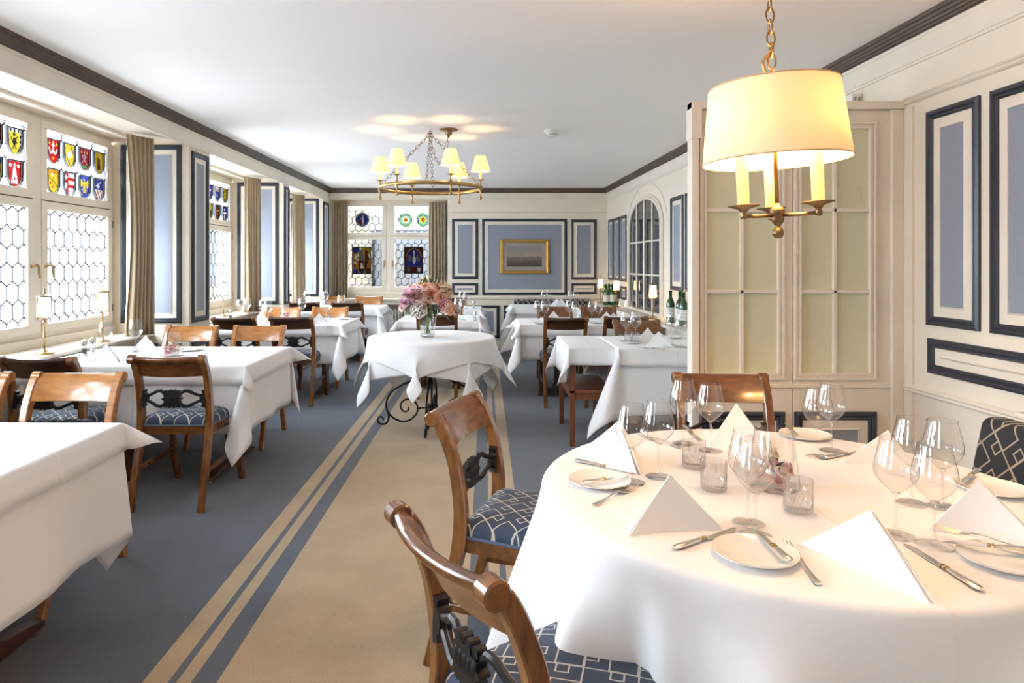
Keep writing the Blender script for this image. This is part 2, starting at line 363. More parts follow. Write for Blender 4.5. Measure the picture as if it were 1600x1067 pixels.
for nm, a, b, o in runs:
    mb = MB(); sweep(CP, a, b, o, mb); t0 = st('trim_1' if nm == 'left' else 'trim_2' if nm == 'back' else 'trim_3', mb, CROWN)
    mb = MB(); sweep(FP if nm != 'back' else [(x, z+.03 if z < 2.5 else z) for x, z in FP], a, b, o, mb); obj('fascia_board', mb, CREAM2, t0)
# pelmet lath and sill ledge in the left bays, sill in the back bay
mb = MB()
for a, b in BAYS: mb.box(-3.02, -2.97, a, b, 2.425, 2.45)
st('trim_4', mb, CREAM2)
mb = MB()
for a, b in BAYS:
    mb.box(XW-.05, -2.86, a+.001, b-.001, .755, .785); mb.tube([(-2.865, a+.001, .77), (-2.865, b-.001, .77)], .016, 8); mb.box(XW-.06, -2.95, a+.001, b-.001, .02, .755)
    mb.box(XW-.06, XW+.03, a+.001, b-.001, .785, .85)
st('trim_5', mb, CREAM2, bevel=.003)
mb = MB(); mb.box(XL, XJ, YB-.03, YBW+.02, .775, .815); mb.box(XL, XJ, YB-.01, YB+.01, .72, .775)
st('trim_6', mb, CREAM2, bevel=.004)
# wall panels: navy moulding + cream raised border + blue field, in a frame (origin, along, normal)
def panel(wall, O, U, N, u0, u1, z0, z1, fw=.044, cw=.05):
    O = Vector(O); U = Vector(U).normalized(); N = Vector(N).normalized()
    def pt(u, z, h): return O+U*u+Vector((0, 0, z))+N*h
    if u0 > u1: u0, u1 = u1, u0
    prof = [(0, 0), (.0, .012), (.014, .020), (.020, .020), (.026, .012), (.036, .015), (fw, .006), (fw, 0)]
    def ring(mb, prof, mi):
        loops = [[pt(a, b, h) for a, b in ((u0+i, z0+i), (u1-i, z0+i), (u1-i, z1-i), (u0+i, z1-i))] for i, h in prof]
        vs = [p for l in loops for p in l]
        fs = [(i*4+k, i*4+(k+1) % 4, (i+1)*4+(k+1) % 4, (i+1)*4+k) for i in range(len(prof)-1) for k in range(4)]
        mb.add(vs, fs, None, mi)
    m1 = MB(); ring(m1, prof, 0); obj('panel_moulding', m1, NAVY, wall)
    m2 = MB(); i = fw+cw
    ring(m2, [(fw-.002, 0), (fw, .003), (i-.008, .003), (i, .009), (i+.001, .004)], 0)
    q = i+.001; m2.add([pt(u0+q, z0+q, .004), pt(u1-q, z0+q, .004), pt(u1-q, z1-q, .004), pt(u0+q, z1-q, .004)], [(0, 1, 2, 3)], None, 1)
    obj('wall_panel', m2, [CREAM2, BLUEP], wall)
# bay returns and pier faces on the left
for a, b in BAYS:
    for Yv, nrm in ((b, -1), (a, 1)):
        panel(WL, (0, Yv+nrm*.0005, 0), (1, 0, 0), (0, nrm, 0), -3.13, -2.61, .87, 2.40, cw=.042)
        panel(WL, (0, Yv+nrm*.0005, 0), (1, 0, 0), (0, nrm, 0), -2.84, -2.61, .14, .70, cw=.03)
e2 = [(.0, 1.0), (3.24, 3.36), (5.82, 6.16), (8.50, 8.69), (10.53, 10.87)]
for a, b in e2:
    k = .03 if b-a < .25 else .0
    panel(WL, (XL+.0005, 0, 0), (0, 1, 0), (1, 0, 0), a, b, .87, 2.36, fw=.036 if k else .048, cw=.02 if k else .045)
    panel(WL, (XL+.0005, 0, 0), (0, 1, 0), (1, 0, 0), a, b, .14, .70, fw=.036 if k else .048, cw=.02 if k else .045)
# back wall panels
def bx(px): return (px-VX)*YB/FPX
def bz(py): return EYE-(py-VY)*YB/FPX
for x0, x1, y0, y1 in ((706, 747, 342, 436), (706, 747, 442, 461), (753, 886, 342, 461), (892, 932, 343, 437), (892, 932, 442, 460), (706, 780, 477, 528), (787, 886, 477, 528), (892, 936, 477, 528)):
    panel(WB, (0, YB-.0005, 0), (1, 0, 0), (0, -1, 0), bx(x0), bx(x1), bz(y1), bz(y0), cw=.05 if y1-y0 > 30 else .04)
panel(WB, (XJ-.0005, 0, 0), (0, 1, 0), (-1, 0, 0), YB+.04, YBW-.02, .86, 2.36, fw=.03, cw=.03)
# picture rail line, chair rail, baseboard on back and right walls
RP = [(0, .0), (.012, .004), (.02, .012), (.014, .022), (.024, .03), (.014, .042), (0, .046)]
def rail(mb, a, b, o, z, k=1): sweep([(x*k, z+q*k) for x, q in RP], a, b, o, mb)
mb = MB(); rail(mb, (XJ, YB, 0), (xr(YB), YB, 0), (0, -1, 0), .80); rail(mb, (XJ, YB, 0), (xr(YB), YB, 0), (0, -1, 0), 2.20, .5); st('trim_7', mb, CREAM2)
YP = 3.52
mb = MB(); rail(mb, RA, (xr(YP-.04), YP-.04, 0), nR, .72); rail(mb, RA, (xr(YP-.04), YP-.04, 0), nR, 2.20, .9)
sweep([(0, .2), (.012, .2), (.012, 2.18), (0, 2.18)], (xr(YP-.1), YP-.10, 0), (xr(YP-.05), YP-.05, 0), nR, mb)
sweep([(0, 2.22), (.006, 2.22), (.006, 2.39), (0, 2.39)], (xr(YP+.5), YP+.5, 0), (xr(YP+.52), YP+.52, 0), nR, mb)
st('trim_8', mb, CREAM2)
for nm, a, b, o in (('back', (XL, YB+.0, 0), (xr(YB), YB, 0), (0, -1, 0)), ('right', RA, RB, nR)):
    mb = MB(); sweep([(0, 0), (.018, 0), (.018, .09), (.008, .115), (0, .115)], a if nm == 'right' else (XJ, YB, 0), b, o, mb); st('baseboard_'+nm, mb, CREAM2)
# right wall panels
OR = Vector((xr(0), 0, 0)); UR = wd.normalized()
def yr(Y): return Y*LR/(YB-YK)
def rp(y0, y1, z0, z1, **k): panel(WR, OR+nR*.0005, UR, nR, yr(y0), yr(y1), z0, z1, **k)
rp(2.977, 3.32, 1.08, 2.126); rp(2.15, 2.915, 1.08, 2.126); rp(2.15, 3.31, .845, 1.015, cw=.04); rp(1.3, 2.08, 1.08, 2.126); rp(1.3, 2.08, .845, 1.015, cw=.04)
for a, b in ((7.06, 7.48), (6.50, 6.98), (6.0, 6.42), (5.5, 5.92)): rp(a, b, 1.09, 2.11)
for a, b in ((10.42, 10.76), (9.99, 10.33), (9.57, 9.90)): rp(a, b, 1.12, 2.08, cw=.035); rp(a, b, .86, 1.05, fw=.03, cw=.03)
# ledge along the right wall behind the partition
mb = MB(); mb.box(yr(5.0)+ry(0), ry(10.85), .0, .30, .735, .765, M=MR); mb.box(ry(5.0), ry(10.85), 0, .26, .02, .735, M=MR)
for v in range(0): pass
if (MR @ Vector((1, .2, 0))).x > RA.x:      # keep the ledge on the room side
    mb = MB(); mb.box(ry(5.0), ry(10.85), -.30, 0, .735, .765, M=MR); mb.box(ry(5.0), ry(10.85), -.26, 0, .02, .735, M=MR)
st('trim_9', mb, CREAM2, bevel=.003)
# ---------------------------------------------------------------- leaded windows
def clip(poly, x0, x1, z0, z1):
    for ax, val, sg in ((0, x0, 1), (0, x1, -1), (1, z0, 1), (1, z1, -1)):
        out = []
        for i in range(len(poly)):
            a, b = poly[i], poly[(i+1) % len(poly)]
            ia, ib = sg*(a[ax]-val) >= -1e-9, sg*(b[ax]-val) >= -1e-9
            if ia: out.append(a)
            if ia != ib:
                t = (val-a[ax])/(b[ax]-a[ax]); out.append((a[0]+t*(b[0]-a[0]), a[1]+t*(b[1]-a[1])))
        poly = out
        if len(poly) < 3: return []
    return poly
def area(p): return abs(sum(p[i][0]*p[(i+1) % len(p)][1]-p[(i+1) % len(p)][0]*p[i][1] for i in range(len(p))))/2
PANEMESH = {}; CAME = .0095
def inside(p, poly):
    x, z = p; c = False; j = len(poly)-1
    for i in range(len(poly)):
        (xi, zi), (xj, zj) = poly[i], poly[j]
        if (zi > z) != (zj > z) and x < (xj-xi)*(z-zi)/(zj-zi)+xi: c = not c
        j = i
    return c
def mosaic(mb, layers, M, cell=.004):      # layers: (material, polygon), later ones on top; one flat sheet of coloured glass
    xs = [p[0] for _, pl in layers[:1] for p in pl]; zs = [p[1] for _, pl in layers[:1] for p in pl]
    nx = int((max(xs)-min(xs))/cell)+1; nz = int((max(zs)-min(zs))/cell)+1; cx_ = (max(xs)-min(xs))/nx; cz_ = (max(zs)-min(zs))/nz
    bb = [(min(p[0] for p in pl), max(p[0] for p in pl), min(p[1] for p in pl), max(p[1] for p in pl)) for _, pl in layers]
    vs = [M @ Vector((min(xs)+i*cx_, 0, min(zs)+j*cz_)) for i in range(nx+1) for j in range(nz+1)]; b = len(mb.v); mb.v += [tuple(v) for v in vs]
    for i in range(nx):
        for j in range(nz):
            p = (min(xs)+(i+.5)*cx_, min(zs)+(j+.5)*cz_); mi = None
            if not inside(p, layers[0][1]): continue
            for (m_, pl), q in zip(layers[::-1], bb[::-1]):
                if q[0] <= p[0] <= q[1] and q[2] <= p[1] <= q[3] and inside(p, pl): mi = m_; break
            a = b+i*(nz+1)+j; mb.f.append([a, a+nz+1, a+nz+2, a+1]); mb.m.append(mi)
def bar(mb, a, b, wd_, y0, y1, M):
    d = Vector((b[0]-a[0], b[1]-a[1])); L = d.length
    if L < .002: return
    d /= L; n = Vector((-d.y, d.x))*wd_/2
    mb.prism([(a[0]+n.x, a[1]+n.y), (a[0]-n.x, a[1]-n.y), (b[0]-n.x, b[1]-n.y), (b[0]+n.x, b[1]+n.y)], y1-y0, M, 0, y0)
def hexlights(par, u0, u1, z0, z1, W, side, pt, M, gm, holes=()):
    H = side+pt; ld = MB(); seen = set(); ncol = int((u1-u0)/W)+2; nrow = int((z1-z0)/H)+3
    for r in range(-1, nrow):
        for c in range(-1, ncol):
            cx = u0+(c+(.5 if r % 2 else 0))*W; cz = z0-.02+r*H
            full = [(cx, cz+side/2+pt), (cx-W/2, cz+side/2), (cx-W/2, cz-side/2), (cx, cz-side/2-pt), (cx+W/2, cz-side/2), (cx+W/2, cz+side/2)]
            p = clip(full, u0, u1, z0, z1)
            if len(p) < 3 or area(p) < .0008: pass
            elif any(h[0] <= cx <= h[1] and h[2] <= cz <= h[3] for h in holes): pass
            else:
                whole = area(p) > area(full)*.999
                key = (round(W, 3), round(side, 3), gm.name)
                if whole and key in PANEMESH: me = PANEMESH[key]; loc = (cx, 0, cz)
                else:
                    q = [(cx+(x-cx)*.97, cz+(z-cz)*.97) for x, z in p]
                    if whole: me = mesh('pane', MB().prism([(x-cx, z-cz) for x, z in q], .003), gm); PANEMESH[key] = me; loc = (cx, 0, cz)
                    else: me = mesh('pane', MB().prism([(x-cx, z-cz) for x, z in q], .003), gm); loc = (cx, 0, cz)
                o = obj('pane', me, None, par); o.matrix_local = M @ Matrix.Translation(loc) 
            for i in range(6):
                a, b = full[i], full[(i+1) % 6]
                k = tuple(sorted([(round(a[0], 3), round(a[1], 3)), (round(b[0], 3), round(b[1], 3))]))
                if k in seen: continue
                seen.add(k)
                s0, s1 = 0., 1.; ok = True
                for ax, lo, hi in ((0, u0, u1), (1, z0, z1)):
                    d = b[ax]-a[ax]
                    if abs(d) < 1e-9:
                        if not lo <= a[ax] <= hi: ok = False
                    else:
                        t0_, t1_ = sorted(((lo-a[ax])/d, (hi-a[ax])/d)); s0 = max(s0, t0_); s1 = min(s1, t1_)
                if ok and s1 > s0:
                    A = (a[0]+s0*(b[0]-a[0]), a[1]+s0*(b[1]-a[1])); B = (a[0]+s1*(b[0]-a[0]), a[1]+s1*(b[1]-a[1]))
                    mx_ = ((A[0]+B[0])/2, (A[1]+B[1])/2)
                    if not any(h[0] < mx_[0] < h[1] and h[2] < mx_[1] < h[3] for h in holes): bar(ld, A, B, CAME, -.003, .006, M)
    obj('leading', ld, LEAD, par)
    return ld
def frame_ring(mb, u0, u1, z0, z1, wd_, y0, y1, M, mi=0):
    mb.box(u0, u1, y0, y1, z0, z0+wd_, M, mi); mb.box(u0, u1, y0, y1, z1-wd_, z1, M, mi)
    mb.box(u0, u0+wd_, y0, y1, z0+wd_, z1-wd_, M, mi); mb.box(u1-wd_, u1, y0, y1, z0+wd_, z1-wd_, M, mi)
C_RED, C_DRED, C_YEL, C_ORA, C_BLU, C_WHI, C_BLK, C_GRN, C_GLD, C_PUR, C_BRN, C_GRY, C_LGR = range(13)
STC = [stained('red_stained_glass', (.75, .03, .025)), stained('ruby_stained_glass', (.38, .015, .025)), stained('yellow_stained_glass', (.95, .68, .05)),
       stained('orange_stained_glass', (.95, .35, .03)), stained('blue_stained_glass', (.06, .10, .62)), stained('white_stained_glass', (1.6, 1.6, 1.6)),
       stained('black_painted_glass', (.03, .03, .035)), stained('green_stained_glass', (.08, .35, .10)), stained('gold_stained_glass', (.80, .48, .06)),
       stained('violet_stained_glass', (.12, .06, .45)), stained('brown_stained_glass', (.20, .07, .04)), stained('grey_stained_glass', (.3, .32, .33)), stained('pale_green_stained_glass', (.35, .62, .42))]
def shield_poly(w_=.135, h=.172):
    p = [(-w_/2, 0), (-w_/2, -h*.5)]
    for i in range(1, 8): a = pi*i/8; p.append((-w_/2*cos(a), -h*.5-h*.5*sin(a)**.9))
    return p+[(w_/2, -h*.5), (w_/2, 0)]
def star(cx, cz, r, n=5): return [(cx+(r if i % 2 == 0 else r*.42)*sin(pi*i/n), cz+(r if i % 2 == 0 else r*.42)*cos(pi*i/n)) for i in range(2*n)]
def disc(cx, cz, r, n=12, e=1): return [(cx+r*cos(2*pi*i/n), cz+r*e*sin(2*pi*i/n)) for i in range(n)]
def ln(x0, z0, x1, z1, t): 
    d = hypot(x1-x0, z1-z0); nx, nz = -(z1-z0)/d*t/2, (x1-x0)/d*t/2
    return [(x0+nx, z0+nz), (x0-nx, z0-nz), (x1-nx, z1-nz), (x1+nx, z1+nz)]
def rc(x0, x1, z0, z1): return [(x0, z0), (x1, z0), (x1, z1), (x0, z1)]
def beast(c, s=1, ox=0, oz=0):
    P_ = lambda L: [(x*s+ox, z*s+oz) for x, z in L]
    return [(c, P_([(-.02, -.10), (.0, -.13), (.02, -.10), (.018, -.06), (-.012, -.06)])), (c, P_(disc(-.004, -.04, .014))), (c, P_(ln(.012, -.07, .035, -.05, .008))),
            (c, P_(ln(.012, -.09, .035, -.10, .008))), (c, P_(ln(0, -.12, .02, -.145, .009))), (c, P_(ln(-.01, -.12, -.02, -.15, .009))), (c, P_(ln(-.018, -.1, -.038, -.06, .007)))]
def eagle(c, s=1, ox=0, oz=0):
    P_ = lambda L: [(x*s+ox, z*s+oz) for x, z in L]
    return [(c, P_(disc(0, -.075, .016, 10, 1.7))), (c, P_(disc(-.006, -.035, .011))), (c, P_([(-.012, -.06), (-.05, -.025), (-.052, -.085), (-.03, -.1)])), (c, P_([(.012, -.06), (.03, -.1), (.052, -.085), (.05, -.025)])),
            (c, P_([(-.006, -.095), (-.022, -.135), (.022, -.135), (.006, -.095)])), (c, P_(ln(-.01, -.1, -.035, -.12, .006))), (c, P_(ln(.01, -.1, .035, -.12, .006)))]
SH = {
 'a': (C_RED, [(C_YEL, star(-.042, -.028, .015, 6)), (C_YEL, star(.042, -.028, .015, 6)), (C_YEL, star(0, -.135, .014, 6)), (C_WHI, ln(0, -.012, 0, -.10, .009)), (C_WHI, ln(-.02, -.04, .02, -.04, .008)),
        (C_WHI, ln(-.05, -.06, -.025, -.105, .010)), (C_WHI, ln(-.025, -.105, 0, -.07, .009)), (C_WHI, ln(0, -.07, .025, -.105, .009)), (C_WHI, ln(.025, -.105, .05, -.06, .010))]),
 'b': (C_YEL, [(C_PUR, ln(-.065, -.06, .01, -.16, .008)), (C_PUR, ln(.01, 0, .065, -.09, .009)), (C_GLD, ln(-.04, -.1, .05, -.03, .004)), (C_WHI, [(-.03, -.075), (.005, -.05), (.03, -.08), (-.005, -.11)])]),
 'c': (C_DRED, [(C_ORA, star(-.038, -.03, .016, 6)), (C_ORA, star(.035, -.03, .016, 6)), (C_GRY, ln(0, -.015, 0, -.1, .008)), (C_GRY, ln(-.045, -.125, .03, -.06, .009)), (C_GRY, ln(.04, -.125, -.04, -.055, .009)), (C_GRY, ln(-.04, -.055, .03, -.06, .006)),
        (C_GRN, disc(-.015, -.145, .016)), (C_GRN, disc(.015, -.145, .016))]),
 'd': (C_YEL, [(C_BRN, disc(0, -.07, .024, 12, 1.35)), (C_BRN, [(-.02, -.085), (.02, -.085), (.028, -.14), (-.022, -.14)]), (C_GRY, rc(-.024, .024, -.052, -.044))]),
 'e': (C_YEL, [(C_ORA, rc(-.066, .066, -.03, -.002)), (C_BRN, ln(-.04, -.06, .05, -.12, .006)), (C_ORA, disc(-.04, -.05, .008)), (C_ORA, disc(.045, -.05, .008)), (C_RED, disc(-.03, -.1, .010)), (C_RED, disc(-.01, -.13, .009)),
        (C_GLD, disc(0, -.065, .012)), (C_GLD, disc(.025, -.09, .011)), (C_WHI, disc(-.01, -.035, .009))]),
 'f': (C_WHI, [(C_RED, rc(-.066, -.012, -.085, -.001)), (C_RED, rc(-.012, .066, -.06, -.033)), (C_RED, rc(-.012, .066, -.115, -.088)), (C_RED, [(-.066, -.085), (-.012, -.085), (-.012, -.165), (-.05, -.14)]), (C_WHI, star(-.04, -.035, .022, 4)), (C_WHI, disc(-.04, -.10, .014, 10, 1.6))]),
 'g': (C_BLU, eagle(C_YEL, 1.05, 0, .01)+[(C_GLD, ln(0, -.1, -.03, -.15, .007)), (C_GLD, ln(0, -.1, .03, -.15, .007))]),
 'h': (C_BLU, [(C_WHI, [(-.066, -.085), (.066, -.085), (.06, -.12), (.02, -.165), (-.02, -.168), (-.06, -.12)]), (C_RED, ln(-.055, -.09, -.01, -.163, .011)), (C_RED, ln(-.018, -.09, .02, -.158, .011)), (C_RED, ln(.02, -.09, .045, -.135, .011)), (C_WHI, disc(-.005, -.055, .02)), (C_WHI, ln(-.04, -.06, .03, -.02, .007)), (C_WHI, disc(.03, -.025, .008))]),
 'i': (C_YEL, [(C_BLK if i % 2 else C_WHI, rc(-.0675+.0193*i, -.0675+.0193*(i+1), -.02, -.001)) for i in range(7)]+[(C_BLK if i % 2 else C_WHI, rc(-.067, -.05, -.02-.017*(i+1), -.02-.017*i)) for i in range(6)]+[(C_BLK if i % 2 else C_WHI, rc(.05, .067, -.02-.017*(i+1), -.02-.017*i)) for i in range(6)]+[(C_BLK, ln(-.055, -.12, -.03, -.16, .012)), (C_BLK, ln(.055, -.12, .03, -.16, .012))]+beast(C_BLK, .95, 0, .0)),
 'j': (C_RED, [(C_WHI, star(-.038, -.03, .018)), (C_WHI, star(.038, -.03, .018)), (C_WHI, [(-.004, -.012), (.004, -.012), (.032, -.15), (-.032, -.15)]), (C_DRED, disc(0, -.118, .008, 8, 1.7))]),
 'k': (C_DRED, [(C_WHI, star(.03, -.05, .015, 4)), (C_WHI, ln(-.04, -.04, 0, -.12, .012))]),
 'l': (C_YEL, [(C_BLU, rc(-.066, .066, -.03, -.001)), (C_ORA, disc(0, -.1, .025)), (C_BLU, ln(-.05, -.05, .05, -.05, .01))]),
 'm': (C_PUR, [(C_WHI, ln(-.04, -.03, .0, -.15, .03)), (C_WHI, disc(.02, -.06, .018))]),
 'n': (C_WHI, [(C_BRN, disc(-.035, -.03, .012)), (C_RED, disc(.035, -.035, .014)), (C_BLU, [(-.066, -.06), (0, -.045), (.066, -.06), (.06, -.12), (0, -.17), (-.06, -.12)]), (C_WHI, disc(0, -.1, .014, 10, 2))]),
 'o': (C_YEL, [(C_BLK, disc(-.03, -.05, .012)), (C_BLK, disc(.0, -.03, .012)), (C_BRN, disc(.025, -.07, .012)), (C_GRN, disc(0, -.145, .02)), (C_BLK, disc(-.03, -.085, .01))]),
 'p': (C_YEL, [(C_BRN, ln(-.04, -.05, -.035, -.15, .01)), (C_GRN, ln(.02, -.04, .03, -.14, .008))]),
 'q': (C_BRN, [(C_YEL, star(-.02, -.06, .022, 6)), (C_YEL, star(.025, -.06, .022, 6)), (C_YEL, star(0, -.105, .024, 6)), (C_RED, disc(0, -.14, .014))]),
 'r': (C_BLU, [(C_WHI, rc(-.066, .066, -.085, -.065)), (C_WHI, rc(-.012, .012, -.165, -.065)), (C_WHI, disc(0, -.035, .014))]),
}
def heraldic_light(par, u0, u1, z0, z1, rows, M):
    ld = MB(); W = (u1-u0)/4; zt = z1-.028
    obj('pane', MB().box(u0, u1, .004, .007, z0, z1, M), PANE, par)
    for z in (zt, zt-.026, zt-.243): bar(ld, (u0, z), (u1, z), .005, -.004, .007, M)
    for i in range(1, 4): bar(ld, (u0+i*W, z1), (u0+i*W, zt), .004, -.004, .007, M)
    bar(ld, (u1-.012, zt), (u1-.012, z0), .004, -.004, .007, M)
    for r in range(2):
        ztop = zt-.034-.220*r
        for c in range(4):
            cx = u0+(c+.5)*W-.008
            cz = ztop
            if c < 3:
                x = cx+W/2; bar(ld, (x-.014, ztop), (x, ztop+.028), .004, -.004, .007, M); bar(ld, (x+.014, ztop), (x, ztop+.028), .004, -.004, .007, M)
                bar(ld, (x-.014, ztop), (x-.014, ztop-.12), .004, -.004, .007, M); bar(ld, (x+.014, ztop), (x+.014, ztop-.12), .004, -.004, .007, M); bar(ld, (x-.014, ztop-.12), (x+.014, ztop-.12), .004, -.004, .007, M)
            k = rows[r][c]
            if k == '-': continue
            fc, ch = SH[k]; s = MB(); T = M @ Matrix.Translation((cx, 0, cz))
            mosaic(s, [(fc, shield_poly())]+ch, T, .0035)
            sh = shield_poly(.142, .18); pr = [(x, z+.003) for x, z in sh]
            for a in range(len(pr)): bar(s, pr[a], pr[(a+1) % len(pr)], .005, -.011, .009, T)
            s.m[-6*len(pr):] = [len(STC)]*(6*len(pr))
            obj('shield', s, STC+[LEAD], par)
    obj('leading', ld, LEAD, par)
def handle(par, u, z, M, sg):
    m = MB(); m.lathe([(.014, 0), (.016, .01), (.012, .02)], 12, (0, 0, 0), M @ Matrix.Translation((u, -.006, z-.0)) @ Matrix.Rotation(pi/2, 4, 'X'))
    m.box(u-.013, u+.013, -.008, 0, z-.05, z+.05, M)
    m.tube([(u, -.01, z), (u, -.045, z+.004), (u+.015*sg, -.055, z+.010), (u+.030*sg, -.055, z-.002), (u+.033*sg, -.055, z-.05), (u+.042*sg, -.055, z-.085)], [.007, .008, .010, .009, .008, .006], 8, M)
    obj('window_handle', m, BRASS, par, smooth=True)
def left_window(n, a, b, rowsL, rowsR, full=True, detail=(True, True)):
    M = Matrix(((0, -1, 0, XW), (1, 0, 0, 0), (0, 0, 1, 0), (0, 0, 0, 1)))     # u -> +Y, depth -> -X
    mid = (a+b)/2; r = MB()
    r.box(a+.002, b-.002, .0, .06, .84, .885, M); r.box(a+.002, b-.002, .0, .06, 2.42, 2.449, M)
    r.box(a+.002, a+.05, 0, .06, .885, 2.40, M); r.box(b-.05, b-.002, 0, .06, .885, 2.40, M); r.box(mid-.045, mid+.045, -.012, .06, .885, 2.42, M); r.box(a+.05, b-.05, .032, .06, 1.80, 1.88, M)
    root = st('window_%d' % n, r, CREAM2, bevel=.004)
    for s, (p, q), rows in ((0, (a+.05, mid-.045), rowsL), (1, (mid+.045, b-.05), rowsR)):
        for z0, z1, up in ((1.842, 2.42, True), (.885, 1.834, False)):
            f = MB(); fw = .062; frame_ring(f, p, q, z0, z1, fw, -.022 if not up else -.016, .03, M); frame_ring(f, p+fw-.012, q-fw+.012, z0+fw-.012, z1-fw+.012, .014, -.010, .02, M)
            cs = obj('casement', f, CREAM2, root, bevel=.003)
            g = (p+fw, q-fw, z0+fw, z1-fw)
            if up:
                if rows: heraldic_light(cs, *g, rows, M)
                else: obj('pane', MB().box(g[0], g[1], 0, .003, g[2], g[3], M), PANE, cs)
            else:
                if detail[s]: hexlights(cs, *g, .1085, .09, .037, M, PANE)
                else: obj('pane', MB().box(g[0], g[1], 0, .003, g[2], g[3], M), PANE, cs)
                handle(cs, (q-.03) if s == 0 else (p+.03), 1.36, M, 1)
                h = MB(); uu = p-.004 if s == 0 else q+.004
                for z in (z0+.12, z1-.12): h.tube([tuple(M @ Vector((uu, -.02, z-.03))), tuple(M @ Vector((uu, -.02, z+.03)))], .006, 8)
                obj('hinge', h, BRASSD, cs, smooth=True)
    return root
obj('window_wall_infill', MB().box(-3.4, XW, 3.40, 3.78, 0, 2.45), CREAM, WL)
left_window(1, 3.78, 5.77, ['--ki', '--lj'], ['abcd', 'efgh'])
left_window(2, *BAYS[3], None, ['-mno', '-pqr'], detail=(False, True))
left_window(3, *BAYS[4], None, ['abcd', 'efgh'], detail=(False, False))
left_window(4, *BAYS[1], None, None, detail=(False, False)); left_window(6, *BAYS[0], None, None, detail=(False, False))
